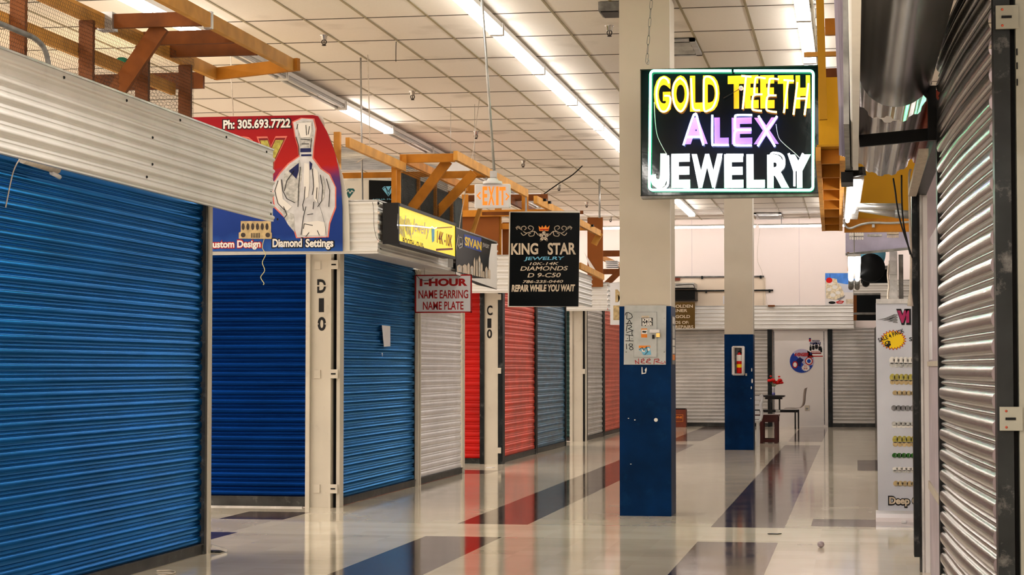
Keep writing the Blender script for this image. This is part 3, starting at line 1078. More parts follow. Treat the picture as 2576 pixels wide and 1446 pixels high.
t = corner_post('cream corner post stencilled D 1 0 between the two blue shutters', -5.13, -4.94, DY, 0.2, 2.44, 0, 0, 0)
MB().box(-5.165, -5.125, DY - 0.045, DY + 0.12, 0, 2.44).build('guide_channel', M['post'], t)
MB().box(-4.935, -4.915, DY - 0.05, DY + 0.10, 0, 2.44).build('guide_channel', M['post'], t)
MB().box(-4.872, -4.84, DY + 0.0, DY + 0.15, 0, 2.44).build('guide_channel', M['post'], t)
MB().box(-4.915, -4.872, DY + 0.06, DY + 0.18, 0, 2.44).build('guide_slot', M['black'], t)
for zz in (2.27, 1.23, 0.14):
    MB().box(-5.09, -5.03, DY - 0.012, DY, zz, zz + 0.08).build('hasp', M['post'], t)
    h = MB().box(-4.93, -4.845, DY - 0.06, DY - 0.045, zz, zz + 0.085)
    h.build('hasp', M['post'], t)
    MB().box(-4.91, -4.865, DY - 0.064, DY - 0.06, zz + 0.036, zz + 0.05).build('hasp_slot', M['black'], t)
a = Art('Y', DY - 0.001)
a.text('l', 'D', 798, 702, 820, 737, 1, 0.03)
a.text('l', '1', 802, 750, 815, 785, 1, 0.01)
a.text('l', '0', 799, 797, 820, 832, 1, 0.03)
a.rect('s', 795, 717, 823, 720.5, 2)
a.rect('s', 795, 813, 801.5, 816, 2)
a.rect('s', 817, 813, 823, 816, 2)
a.build(t, {'l': ('lettering', 'print_black'), 's': ('stencil_bridge', 'post')})
shutter('shade-toned blue roller shutter facing the camera under the red and blue banner', (-7.6, DY + 0.03), (-5.18, DY + 0.03), (0, -1), 'navy', 0.088, 2.6, bar_h=0.10, guides=False)
MB().box(-7.6, -5.19, DY - 0.06, DY - 0.03, 0.0, 0.012).one('threshold_strip', M['galv'], 'thin metal threshold strip under the shade-toned blue front shutter', 'threshold')
shutter('blue roller shutter with a white paper taped on it', (DX, 18.66), (DX, 21.90), (1, 0), 'blue', 0.088, 2.55, guides=False)
a = thing('divider_post', 'pale divider post between the blue shutter and the white shutter', 'post', (DX, 21.95, 0))
MB().box(DX - 0.03, DX + 0.05, 21.94, 21.98, 0, 2.44).box(DX - 0.03, DX + 0.05, 22.03, 22.08, 0, 2.44).build('post_body', M['post'], a)
MB().box(DX - 0.05, DX + 0.01, 21.91, 22.03, 0, 2.44).build('slot', M['black'], a)
shutter('white roller shutter beneath the red one-hour sign', (DX, 22.1), (DX, 24.62), (1, 0), 'white_slat', 0.088, 2.36, guides=False)
MB().box(DX - 0.03, DX + 0.04, 24.64, 24.70, 0, 2.44).one('edge_post', M['post'], 'slim pale edge post between the white shutter and the bright red one', 'post')
MB().box(DX - 0.02, DX + 0.03, 22.08, 24.65, 2.36, 2.5).one('header_board', M['white_plastic'], 'white header strip above the white shutter', 'board')
pp = MB()
a0, a1, a2, a3 = (atx(x, y, DX + 0.03) for x, y in ((961, 818), (982, 820), (982, 871), (966, 872)))
pp.add([a0, a1, a2, a3], [(0, 1, 2, 3)])
pm = (a0 + a3) / 2 + Vector((0.02, 0, 0))
pp2 = MB().slab([a0, a1, a2, a3], (1, 0, 0), 0.002)
pp2.one('paper_note', M['paper'], 'white paper slip taped on the blue shutter beside the D 1 0 post', 'paper')
c = atx(962, 892, DX + 0.028)
MB().slab([c + Vector((0, -0.03, 0.02)), c + Vector((0, 0.02, 0.02)), c + Vector((0, 0.0, -0.02))], (1, 0, 0), 0.002).one('paper_scrap', M['paper'], 'tiny torn paper scrap below the white slip on the blue shutter', 'paper')

FD = -4.37
fascia('white corrugated fascia wrapping the D 1 0 corner, behind the yellow sign',
       [((-7.6, 18.0), (FD, 18.0), (0, -1)), ((FD, 18.0), (FD, 24.25), (1, 0))], 2.40, 2.89, 0.088,
       [(FD - 0.12, 17.995, 2.86), (FD + 0.004, 18.1, 2.44), (FD + 0.004, 19.2, 2.43), (FD + 0.004, 20.6, 2.43)])
MB().box(-4.86, FD - 0.02, 18.25, 24.25, 2.445, 2.46).one('soffit_sheet', M['white'], 'white soffit under the fascia beside the yellow sign', 'board')
MB().tube(smooth_path([aty(937, 508, 17.97), aty(940, 530, 17.97), aty(941, 570, 17.97), aty(948, 600, 17.97), aty(958, 608, 17.97)], 5), 0.002, 5).one(
    'thin_wire', M['cable'], 'thin dark wire drooping down the fascia corner by the yellow sign', 'wire')

# big banner
BY = 17.93
t = thing('vinyl_banner', 'large red and blue vinyl banner with phone number above the shade-toned blue shutter', 'banner', aty(700, 632, BY))
edge = [(786, 289), (800, 292), (822, 330), (843, 385), (852, 425), (858, 470), (861, 520), (862, 632)]
base = [(420, 632)] + [(420, 296)] + edge
MB().slab([aty(x, y, BY) for x, y in base], (0, -1, 0), 0.003).build('sheet', M['banner'], t)
fl = [(786, 289), (800, 287), (812, 294), (817, 308), (816, 320), (830, 350), (848, 400), (862, 440), (868, 470), (876, 500), (879, 560), (880, 632), (862, 632)]
MB().slab([aty(x, y, BY + 0.03) for x, y in fl + [(862, 520), (852, 425), (830, 345), (800, 295)]], (0, -1, 0), 0.003).build('folded_edge', M['vinyl_white'], t, 'white back of the banner folded round its edge')
a = Art('Y', BY)
a.text('ol', 'Ph: 305.693.7722', 562, 298, 731, 325, 2, 0.085, grow=3.0)
a.text('wt', 'Ph: 305.693.7722', 562, 298, 731, 325, 3, 0.035)
for ch_, xa, xb in (('R', 582, 652), ('Y', 652, 716)):
    a.text('halo', ch_, xa, 349, xb, 462, 1, 0.10, 0.12, grow=7)
    a.text('dr', ch_, xa, 349, xb, 462, 2, 0.09, 0.12, grow=2.5)
    a.text('gd', ch_, xa + 2, 352, xb - 2, 459, 3, 0.07, 0.12)
a.text('rd', 'Custom Design', 520, 604, 656, 629, 2, 0.09, grow=3.0)
a.text('wt', 'Custom Design', 520, 604, 656, 629, 3, 0.035)
a.text('ol', 'Diamond', 686, 600, 760, 622, 2, 0.085, grow=3)
a.text('wt', 'Diamond', 686, 600, 760, 622, 3, 0.035)
a.text('ol', 'Settings', 769, 600, 839, 628, 2, 0.085, grow=3)
a.text('wt', 'Settings', 769, 600, 839, 628, 3, 0.035)
# jewelled fist holding a pendant: white halo, silver body, navy stones, black lines
halo = [(738, 308), (760, 298), (788, 300), (794, 325), (788, 372), (786, 398), (806, 425), (828, 440), (843, 470), (843, 520), (828, 560), (824, 595), (748, 597), (738, 565), (692, 520), (686, 465), (706, 436), (728, 412), (754, 394), (752, 372), (744, 345)]
a.poly('halo2', [(x + (3 if x > 768 else -3), y + (2 if y > 450 else -2)) for x, y in halo], 1)
a.poly('silver', halo, 2)
a.poly('grey', [(744, 306), (787, 304), (788, 345), (785, 372), (756, 372), (752, 345)], 3)
a.poly(('wt2', 1), [(748, 310), (783, 308), (784, 330), (780, 345), (758, 346), (752, 330)], 4)
a.rect('navy', 756, 373, 783, 383, 4)
a.rect('navy', 758, 388, 784, 393, 4)
a.poly('grey', [(726, 420), (754, 402), (760, 440), (752, 505), (742, 510), (722, 495), (712, 470), (714, 440)], 3)
a.poly('navy', [(727, 430), (752, 410), (752, 430), (746, 450)], 4)
a.poly('navy', [(779, 405), (786, 412), (784, 425), (780, 428)], 4)
a.poly(('wt2', 2), [(766, 410), (778, 412), (779, 460), (776, 495), (768, 500), (764, 460)], 4)
a.poly(('wt2', 3), [(790, 420), (800, 430), (803, 470), (798, 510), (790, 500)], 4)
a.poly(('wt2', 4), [(692, 470), (706, 450), (712, 500), (735, 520), (724, 530), (700, 515)], 4)
a.poly(('wt2', 5), [(764, 560), (800, 555), (820, 560), (818, 592), (762, 592)], 4)
a.poly('grey', [(812, 440), (818, 465), (816, 495), (810, 508), (813, 470)], 4)
a.poly('grey', [(700, 520), (740, 540), (742, 585), (725, 565)], 3)
for ln in ([(709, 452), (712, 480), (722, 500), (742, 510)], [(768, 470), (766, 500), (762, 515), (764, 530)], [(798, 472), (796, 500)], [(786, 425), (790, 470), (786, 490)],
           [(806, 440), (812, 470), (810, 505), (800, 520)], [(822, 450), (830, 480), (828, 520)], [(714, 520), (722, 540), (716, 548)], [(740, 430), (722, 455), (716, 480)], [(756, 420), (752, 470), (750, 520)], [(745, 345), (752, 368), (753, 390)], [(784, 348), (782, 372)], [(757, 350), (780, 352)], [(760, 362), (778, 362)], [(700, 455), (692, 480), (700, 512), (716, 528)], [(770, 520), (764, 545), (758, 590)],
           [(764, 575), (766, 563), (787, 567)], [(788, 538), (774, 540)], [(799, 580), (804, 592)], [(778, 585), (770, 595)], [(750, 312), (747, 325)], [(770, 315), (772, 340)], [(779, 318), (776, 338)], [(790, 508), (788, 526)]):
    a.line('ln', ln, 0.006, 5)
a.poly('gold', [(606, 556), (682, 556), (682, 584), (684, 586), (684, 601), (601, 600), (601, 585), (606, 583)], 2)
for x in range(632, 654, 4):
    a.rect('gold2', x, 586, x + 2, 598, 3)
for x in (612, 674):
    a.ellipse('gold2', x, 591, 6, 6, 3, 10)
for x in range(612, 680, 12):
    a.ellipse('gold2', x, 570, 4, 9, 3, 8)
a.build(t, {'ol': ('letter_outline', 'print_black'), 'wt': ('lettering', 'print_white'), 'halo': ('letter_halo', 'pink_halo'), 'dr': ('letter_outline', 'maroon'),
            'gd': ('lettering', 'olive_gold'), 'rd': ('letter_outline', 'print_red'), 'halo2': ('picture_halo', 'pink_halo'), 'silver': ('picture', 'glow_white'),
            'grey': ('picture_shading', 'print_silver'), 'wt2': ('picture_highlight', 'print_white'), 'navy': ('picture_stones', 'print_navy'),
            'ln': ('picture_lines', 'print_black'), 'gold': ('ring_picture', 'print_gold'), 'gold2': ('ring_detail', 'dark_brass')})
MB().tube(smooth_path([aty(x, y, BY - 0.03) for x, y in ((665, 600), (660, 622), (668, 640), (660, 660), (666, 680), (656, 697), (664, 712), (662, 716))], 5), 0.004, 6).one(
    'dangling_string', M['yellow_cord'], 'short wavy yellowish cord dangling below the red and blue banner', 'cord')
MB().tube(smooth_path([aty(796, 500, BY - 0.02), aty(808, 530, BY - 0.02), aty(818, 570, BY - 0.02), aty(822, 600, BY - 0.02)], 5), 0.0015, 5).one('thin_wire', M['cable'], 'thin black wire hanging across the jewelled fist on the banner', 'wire')

# yellow light box
YX = -4.19
t = thing('light_box_sign', 'yellow light box sign BOOTH D-10 in a black frame on the corner fascia', 'sign', (-4.25, 19.4, 2.47))
y0, y1, z0, z1 = 18.06, 20.78, 2.485, 2.87
MB().box(-4.33, YX - 0.012, y0, y1, z0 + 0.01, z1 - 0.01).build('box_body', M['charcoal'], t)
fr = MB()
fr.box(-4.335, YX + 0.006, y0 - 0.012, y0 + 0.03, z0, z1).box(YX - 0.02, YX + 0.006, y1 - 0.03, y1 + 0.01, z0, z1)
fr.box(YX - 0.02, YX + 0.006, y0, y1, z0, z0 + 0.03).box(YX - 0.02, YX + 0.006, y0, y1, z1 - 0.03, z1)
fr.build('frame', M['charcoal'], t)
MB().box(YX - 0.012, YX - 0.001, y0 + 0.03, y1 - 0.03, z0 + 0.03, z1 - 0.03).build('face', M['yellow_face'], t)
a = Art('X', YX)
a.text('bk', 'BOOTH - D-10-', 1013, 597, 1066, 612, 1, 0.02)
a.text('rd', '14K -10K', 1099, 579, 1137, 611, 1, 0.02, 0.12)
a.line('rd', [(1097, 628), (1138, 626)], 0.02, 1)
a.line('rd', [(1090, 574), (1137, 571)], 0.008, 1)
rnd = random.Random(3)
for bx, wd_, n_ in ((1001, 16, 6), (1020, 13, 5)):
    for i in range(n_):
        x = bx + wd_ * i / (n_ - 1)
        tp = 541 + 3 * i + rnd.uniform(-3, 3)
        a.line('sv', [(x, tp + (6 if bx > 1010 else 0)), (x - 1.5, tp + 25), (x + 1, tp + 42)], 0.022, 1)
a.text('sc', 'Jewelry', 1036, 548, 1080, 590, 1, 0.0, 0.3)
a.line('nw', [(998, 566), (1038, 568), (1082, 573), (1086, 570), (1092, 575), (1098, 572)], 0.012, 2)
a.poly('cy', [(1085, 575), (1093, 576), (1092, 606), (1087, 610), (1086, 600)], 1)
a.build(t, {'bk': ('lettering', 'print_black'), 'rd': ('lettering', 'maroon'), 'sv': ('lettering', 'print_silver'), 'sc': ('lettering', 'print_lilac'), 'nw': ('lettering_stroke', 'tower_glow'), 'cy': ('emblem', 'print_cyan')})

# SIVAN banner
SX = -4.30
t = thing('sign_banner', 'black SIVAN banner with pictured jewelry beside the yellow sign', 'banner', (SX, 22.4, 2.3))
MB().slab([atx(x, y, SX) for x, y in ((1147, 690), (1147, 573), (1190, 589), (1250, 611), (1250, 728), (1200, 716))], (1, 0, 0), 0.006).build('sheet', M['black_gloss'], t)
a = Art('X', SX)
a.poly('wh', [(1236, 613), (1250, 613), (1250, 727), (1147, 690), (1147, 684), (1190, 700), (1228, 700), (1230, 650)], 1)
a.poly('bl', [(1167, 589), (1210, 598), (1210, 634), (1167, 620)], 2)
a.text('ye', 'SIVAN', 1168, 594, 1210, 617, 3, 0.04)
a.text('gr', 'JEWELRY', 1213, 610, 1230, 623, 2, 0.01)
a.line('gr', [(1152, 600), (1154, 618), (1159, 612), (1163, 618), (1164, 604)], 0.01, 2)
a.line('gr', [(1151, 615), (1155, 624), (1162, 620), (1164, 606)], 0.012, 2)
a.line('gr', [(1155, 596), (1161, 598), (1162, 612), (1158, 616), (1155, 610), (1155, 596)], 0.008, 2)
for i, (x, h_, w_) in enumerate(((1149, 18, 12), (1163, 22, 11), (1175, 28, 6), (1183, 23, 7), (1191, 45, 4), (1197, 42, 4), (1203, 52, 5), (1209, 36, 4), (1214, 16, 4), (1220, 28, 6), (1227, 24, 6))):
    yb = 683 + (x - 1147) * 0.21
    a.poly(('pg', i), [(x, yb), (x, yb - h_ * 0.8), (x + w_ / 2, yb - h_), (x + w_, yb - h_ * 0.8), (x + w_, yb + 2)], 2)
    if i % 3 == 0:
        a.poly(('sv', i), [(x + w_ * 0.25, yb - 2), (x + w_ * 0.25, yb - h_ * 0.7), (x + w_ * 0.75, yb - h_ * 0.7), (x + w_ * 0.75, yb - 1)], 3)
a.build(t, {'wh': ('white_area', 'print_white'), 'bl': ('title_patch', 'print_blue'), 'ye': ('lettering', 'print_yellow'), 'gr': ('emblem', 'print_silver'), 'pg': ('jewelry_picture', 'print_pale_gold'), 'sv': ('jewelry_highlight', 'print_silver')})
MB().box(SX - 0.05, SX + 0.006, 21.145, 21.155, 2.42, 2.87).one('banner_edge_post', M['galv'], 'thin metal post between the yellow sign and the SIVAN banner', 'post')

# ONE HOUR sign
HY = 21.6
t = thing('hanging_sign', 'white sign with red letters 1-HOUR NAME EARRING NAME PLATE', 'sign', (-4.5, HY, 1.94))
p0, p1 = aty(1044, 787, HY), aty(1187, 690, HY)
MB().box(p0.x, p1.x, HY, HY + 0.006, p0.z, p1.z).build('panel', M['white_plastic'], t)
fr = MB()
for bx in ((p0.x, p1.x, p0.z, p0.z + 0.014), (p0.x, p1.x, p1.z - 0.014, p1.z), (p0.x, p0.x + 0.014, p0.z, p1.z), (p1.x - 0.014, p1.x, p0.z, p1.z)):
    fr.box(bx[0], bx[1], HY - 0.004, HY + 0.008, bx[2], bx[3])
fr.build('border', M['print_red'], t)
a = Art('Y', HY)
a.text('t', '1-HOUR', 1056, 700, 1176, 720, 1, 0.05)
a.text('t', 'NAME EARRING', 1053, 729, 1178, 751, 1, 0.018)
a.text('t', 'NAME PLATE', 1064, 758, 1166, 779, 1, 0.018)
a.build(t, {'t': ('lettering', 'print_red')})
for x in (1068, 1166):
    q = aty(x, 692, HY)
    MB().tube([(q.x, HY, q.z + 0.0), (q.x, HY, 2.44)], 0.0025, 5).build('hanger_wire', M['galv'], t)
MB().tube(smooth_path([aty(x, y, HY - 0.02) for x, y in ((1040, 664), (1044, 685), (1058, 703), (1078, 705), (1090, 698))], 5), 0.003, 5).build('cable', M['cable'], t)

# EXIT sign
EY = 17.2
t = thing('exit_sign', 'white EXIT sign with orange letters hanging from a thin ceiling rod', 'exit sign', (-3.14, EY, 2.73))
p0, p1 = aty(1193, 524, EY), aty(1283, 462, EY)
bm_ = MB().box(p0.x, p1.x, EY, EY + 0.05, p0.z, p1.z)
o = bm_.build('housing', M['white_plastic'], t)
md = o.modifiers.new('bevel', 'BEVEL')
md.width = 0.012
md.segments = 3
a = Art('Y', EY)
a.text('e', 'E', 1214, 469, 1226, 516, 1, 0.03)
a.text('e', 'X', 1228, 469, 1244, 516, 1, 0.03)
a.text('e', 'I', 1248, 469, 1254, 516, 1, 0.03)
a.text('e', 'T', 1256, 470, 1272, 516, 1, 0.03)
a.line('e', [(1208, 484), (1201, 492), (1208, 500)], 0.011, 1)
a.line('e', [(1273, 487), (1280, 494), (1273, 502)], 0.011, 1)
a.build(t, {'e': ('lettering', 'exit_glow')})
q = aty(1238, 462, EY)
cp = MB()
cp.lathe([(0.0, 0.05), (0.04, 0.05), (0.055, 0.028), (0.085, 0.022), (0.088, 0.0)], (q.x, EY + 0.025, q.z), 'Z', 16)
cp.build('canopy', M['white_plastic'], t)
MB().box(q.x - 0.02, q.x + 0.035, EY, EY + 0.05, q.z + 0.055, q.z + 0.115).build('junction_box', M['galv'], t)
MB().tube([(q.x + 0.015, EY + 0.025, q.z + 0.1), (q.x - 0.105, EY + 0.025, CEIL - 0.004)], 0.012, 8).build('rod', M['galv'], t)

# thin rods and strings from the ceiling
MB().tube([aty(907, 122, 20.98), aty(909, 300, 20.98), aty(912, 505, 20.98)], 0.010, 8).one('ceiling_rod', M['galv'], 'thin straight steel rod from ceiling down behind the D 1 0 fascia', 'rod')
MB().tube(smooth_path([aty(x, y, 20.8) for x, y in ((925, 136), (928, 250), (930, 340), (928, 375), (918, 395), (897, 409))], 6), 0.006, 6).one('hanging_wire', M['cord'], 'white wire hanging from the ceiling with a curled lower end', 'wire')
MB().tube([aty(1208, 232, 24.4), aty(1190, 380, 23.4), aty(1160, 540, 21.9), aty(1146, 640, 21.1)], 0.004, 6).one('pull_string', M['cord'], 'slanting white string from ceiling to the edge of the yellow sign', 'string')
MB().tube([aty(578, 30, 18.9), aty(582, 205, 18.9), aty(587, 292, 18.9)], 0.006, 6).one('ceiling_wire', M['cord'], 'white wire hanging above the phone number on the big banner', 'wire')
MB().tube(smooth_path([aty(x, y, 20.0) for x, y in ((1003, 80), (998, 92), (1000, 98), (997, 104), (996, 125), (996, 155))], 5), 0.004, 6).one('hook_wire', M['cable'], 'short dark twisted wire hanging alone from the open ceiling', 'wire')
MB().tube(smooth_path([aty(x, y, 32.9) for x, y in ((1470, 412), (1440, 440), (1405, 462), (1368, 488))], 5), 0.010, 6).one('black_cable', M['cable'], 'black cable drooping from the ceiling to the far loft', 'cable')
MB().tube([aty(1508, 446, 35.3), aty(1508, 548, 35.3)], 0.02, 6).one('ceiling_strut', M['galv'], 'steel strut from ceiling to the tall brown board', 'strut')

# ---- orange loft of block D10
LX = -4.72
t = thing('timber_loft', 'orange pine loft frame with braces above the yellow sign', 'timber frame', (LX, 21, 2.9))
MB().box(-4.93, -4.87, 18.50, 18.56, 2.5, 3.60).build('post', M['pale_wood'], t)
MB().box(LX - 0.04, LX, 18.3, 20.72, 3.43, 3.52).build('front_rail', M['pale_wood'], t)
for yp, w_ in ((20.35, 0.05), (20.55, 0.09), (21.5, 0.09), (22.4, 0.09), (23.35, 0.10)):
    MB().box(LX - 0.02 - w_, LX - 0.02, yp - 0.02, yp + 0.02, 2.5, 3.45).build('post', M['wood'], t)
MB().box(LX - 0.045, LX, 20.72, 24.5, 3.52, 3.61).build('top_rail', M['wood'], t)
MB().box(-4.80, -4.20, 20.76, 20.80, 3.53, 3.62).build('joist', M['wood'], t)
MB().box(-4.72, -4.2, 22.55, 22.59, 3.53, 3.61).build('joist', M['wood'], t)
MB().box(-4.76, -4.2, 24.2, 24.24, 3.50, 3.60).build('joist', M['wood'], t)
MB().box(-4.20, -4.155, 20.70, 25.36, 3.54, 3.64).build('outer_rail', M['pale_wood'], t)
MB().bar((-4.72, 20.9, 3.02), (-4.30, 20.9, 3.56), 0.105, 0.045, (0, 1, 0)).build('brace', M['wood'], t)
MB().bar((-4.78, 22.5, 3.10), (-4.32, 22.5, 3.58), 0.105, 0.045, (0, 1, 0)).build('brace', M['wood'], t)
MB().bar((-4.62, 23.6, 2.75), (-4.40, 23.7, 3.50), 0.045, 0.06, (0, 1, 0)).build('brace', M['pale_wood'], t)
MB().box(-7.0, -4.95, 23.4, 23.44, 3.62, 3.70).build('back_rail', M['wood'], t)
hm = MB()
hexmesh(hm, (LX - 0.01, 20.6, 2.88), (0, 1, 0), (0, 0, 1), 2.8, 0.62, 0.0155, 0.0012)
hm.build('wire_mesh', M['wire'], t)
hm = MB()
hexmesh(hm, (-6.9, 18.9, 3.50), (1, 0, 0), (0, 0.99, 0.05), 2.1, 4.5, 0.022, 0.0018)
hm.build('wire_mesh', M['galv'], t)
MB().box(-6.9, -4.8, 23.3, 23.32, 3.35, 3.62).build('back_board', M['galv'], t)
MB().box(-4.80, -4.775, 20.75, 24.1, 2.6, 3.42).one('dark_backdrop', M['backdrop'], 'dark green sheet behind the mesh of the orange loft', 'sheet')
# banners stored in the loft
by = 22.9
t = thing('small_banner', 'pale banner with a teal diamond logo behind the big banner', 'banner', aty(900, 505, by))
MB().slab([aty(x, y, by) for x, y in ((850, 520), (850, 456), (928, 453), (928, 520))], (0, -1, 0), 0.004).build('sheet', M['vinyl_white'], t)
a = Art('Y', by)
a.poly('d', [(872, 478), (876, 474), (889, 474), (893, 479), (878, 499), (872, 490)], 1)
a.line('w', [(872, 484), (876, 478), (881, 487), (885, 479), (889, 483)], 0.008, 2)
a.build(t, {'d': ('emblem', 'print_green'), 'w': ('emblem_line', 'print_white')})
t = thing('small_banner', 'black AQUA MA banner with a blue diamond logo in the orange loft', 'banner', aty(960, 505, by))
MB().slab([aty(x, y, by - 0.01) for x, y in ((928, 520), (928, 453), (1030, 456), (1030, 520))], (0, -1, 0), 0.004).build('sheet', M['black_gloss'], t)
a = Art('Y', by - 0.01)
a.poly('d', [(961, 474), (966, 469), (988, 468), (994, 474), (977, 494)], 1)
a.line('w', [(963, 475), (970, 470), (977, 482), (984, 470), (991, 474)], 0.006, 2)
a.line('w', [(970, 470), (977, 492), (984, 470)], 0.005, 2)
a.text('t', 'AQUA MA', 936, 499, 990, 504, 1, 0.0)
a.build(t, {'d': ('emblem', 'print_cyan'), 'w': ('emblem_line', 'print_black'), 't': ('lettering', 'print_cyan')})
t = thing('storage_box', 'white metal box hanging behind the orange loft braces', 'box', aty(1160, 430, 24.8))
p0, p1 = aty(1122, 430, 24.8), aty(1198, 404, 24.8)
MB().box(p0.x, p1.x, 24.8, 25.0, p0.z, p1.z).build('box_body', M['white_plastic'], t)
MB().box(p0.x, p1.x, 24.79, 24.8, p1.z - 0.012, p1.z).build('lid_edge', M['galv'], t)
for x_ in (p0.x + 0.04, p1.x - 0.04):
    MB().tube([(x_, 24.9, p1.z - 0.01), (x_, 24.9, CEIL - 0.008)], 0.003, 6).build('hanger_wire', M['galv'], t)

# ---- KING STAR banner
KY = 25.3
t = thing('hanging_banner', 'black KING STAR banner with white border hanging from a wooden stick', 'banner', (-3.93, KY, 2.12))
p0, p1 = aty(1279, 772, KY), aty(1459, 530, KY)
nb_ = 13
sh = MB()
vs_, fs_ = [], []
for i in range(nb_):
    f_ = i / (nb_ - 1)
    z = p1.z + (p0.z - p1.z) * f_
    dx = -0.02 * f_
    for xx in (p0.x + 0.01 + dx, p1.x + dx):
        vs_.append((xx, KY + 0.004 * math.sin(f_ * 7) - 0.002, z))
for i in range(nb_ - 1):
    fs_.append((2 * i, 2 * i + 2, 2 * i + 3, 2 * i + 1))
MB().slab([(p0.x - 0.01, KY, p0.z), (p1.x - 0.02, KY, p0.z), (p1.x, KY, p1.z), (p0.x + 0.01, KY, p1.z)], (0, -1, 0), 0.004).build('sheet', M['vinyl_white'], t)
a = Art('Y', KY)
a.poly('bk', [(1280.5, 769.5), (1455, 771), (1458.5, 535), (1284, 534)], 1)
a.text('gd', 'KING', 1286, 611, 1354, 641, 3, 0.03)
a.text('gd', 'STAR', 1378, 610, 1449, 641, 3, 0.03)
a.text('cy', 'JEWELRY', 1318, 645, 1420, 657, 3, 0.02, 0.15)
a.text('pg', '10K-14K', 1332, 659, 1406, 667, 3, 0.015, 0.25)
a.text('pg', 'DIAMONDS', 1309, 669, 1429, 681, 3, 0.015, 0.2)
a.text('pg', 'D 9-C50', 1327, 686, 1411, 698, 3, 0.015, 0.2)
a.text('gd', '786-235-0440', 1315, 704, 1417, 712, 3, 0.02, 0.25)
a.text('gd', 'REPAIR WHILE YOU WAIT', 1287, 715, 1447, 734, 3, 0.045, 0.15)
cx, cy = 1368.5, 594
star = []
for i in range(10):
    r_ = (14, 6.2)[i % 2]
    star.append((cx + r_ * math.sin(R(36 * i)), cy - r_ * math.cos(R(36 * i))))
a.line(('pg', 'star'), star + [star[0]], 0.018, 3)
a.ellipse(('pg', 'star'), cx, cy, 6.5, 6.5, 3, 10)
a.poly('bk2', [(cx + 0.33 * (x - cx), cy + 0.33 * (y - cy)) for x, y in star], 4)
a.poly('cr', [(1357, 581), (1355, 568), (1361, 573), (1364, 567), (1368, 573), (1373, 566), (1376, 573), (1383, 567), (1380, 581)], 3)
a.rect('cr2', 1358, 576, 1380, 579, 4)
for sgn in (-1, 1):
    def mk(pts):
        return [(cx + sgn * (x - cx), y) for x, y in pts]
    for pts in ([(1383, 591), (1392, 582), (1404, 584), (1414, 586), (1424, 578), (1424, 571), (1417, 569), (1413, 574), (1417, 578)],
                [(1404, 584), (1396, 578), (1396, 571), (1404, 568), (1408, 573), (1403, 577)],
                [(1392, 583), (1394, 592), (1404, 594), (1407, 589), (1402, 587)],
                [(1420, 582), (1430, 574), (1438, 572), (1436, 577)], [(1412, 587), (1420, 592), (1426, 586)], [(1428, 572), (1434, 569), (1439, 573)]):
        sp_ = [tuple(v)[:2] for v in smooth_path([(x, y, 0) for x, y in mk(pts)], 3)]
        a.line(('pg', sgn), sp_, 0.010, 3)
a.build(t, {'bk': ('printed_field', 'black_gloss'), 'gd': ('lettering', 'print_pale_gold'), 'cy': ('lettering', 'print_cyan'), 'pg': ('scroll_emblem', 'print_pale_gold'), 'bk2': ('star_center', 'print_black'),
            'cr': ('crown_emblem', 'print_orange'), 'cr2': ('crown_band', 'print_red')})
MB().bar((p0.x - 0.35, KY + 0.02, p1.z - 0.02), (p1.x + 0.04, KY + 0.02, p1.z - 0.02), 0.03, 0.045).build('hanging_stick', M['brown_wood'], t)
MB().box(-4.19, -4.165, KY + 0.015, KY + 0.025, p1.z - 0.02, 3.545).build('hanger_strap', M['galv'], t)

# ---- block C10
CYf = 27.12
t = corner_post('cream corner post stencilled C 1 0 between the two red shutters', -5.06, -4.87, CYf, 0.2, 2.44, 0, 0, 0)
MB().box(-5.12, -5.06, CYf - 0.03, CYf + 0.1, 0, 2.44).build('guide_channel', M['dark_steel'], t)
MB().box(-4.86, -4.80, CYf - 0.02, CYf + 0.16, 0, 2.44).build('guide_channel', M['dark_steel'], t)
for zz in (2.27, 1.25, 0.15):
    MB().box(-4.88, -4.82, CYf - 0.04, CYf - 0.02, zz, zz + 0.08).build('hasp', M['post'], t)
a = Art('Y', CYf - 0.001)
a.text('l', 'C', 1225, 768, 1239, 793, 1, 0.03)
a.text('l', '1', 1226, 801, 1236, 825, 1, 0.01)
a.text('l', '0', 1225, 828, 1238, 851, 1, 0.03)
a.build(t, {'l': ('lettering', 'print_black')})
shutter('bright red roller shutter facing the camera beside the C 1 0 post', (-7.4, CYf + 0.03), (-5.13, CYf + 0.03), (0, -1), 'red', 0.10, 2.6, guides=False)
shutter('faded orange-red roller shutter below the KING STAR banner', (DX, 27.40), (DX, 30.45), (1, 0), 'orange_red', 0.10, 2.55)
shutter('teal blue roller shutter between the orange-red one and the green one', (DX, 30.6), (DX, 33.7), (1, 0), 'teal', 0.095, 2.55)
FC = -4.37
fascia('white corrugated fascia behind the black hanging banner', [((-7.4, 26.75), (FC, 26.75), (0, -1)), ((FC, 26.75), (FC, 33.3), (1, 0))], 2.36, 2.87, 0.088)
t = thing('timber_loft', 'brown hardboard-faced loft behind the EXIT sign', 'timber frame', (-4.9, 27.2, 2.9))
MB().box(-5.55, -4.86, 27.15, 27.17, 2.80, 3.46).build('front_board', M['mdf'], t)
MB().box(-4.84, -4.2, 27.3, 27.32, 2.80, 3.36).build('front_board', M['mdf'], t)
MB().box(-5.6, -4.2, 27.08, 27.14, 3.43, 3.52).build('top_rail', M['wood'], t)
MB().box(-4.86, -4.2, 27.2, 27.26, 3.26, 3.34).build('middle_rail', M['wood'], t)
for xx in (-5.35, -4.88, -4.5):
    MB().box(xx - 0.045, xx + 0.045, 27.18, 27.22, 2.5, 3.75).build('post', M['wood'], t)
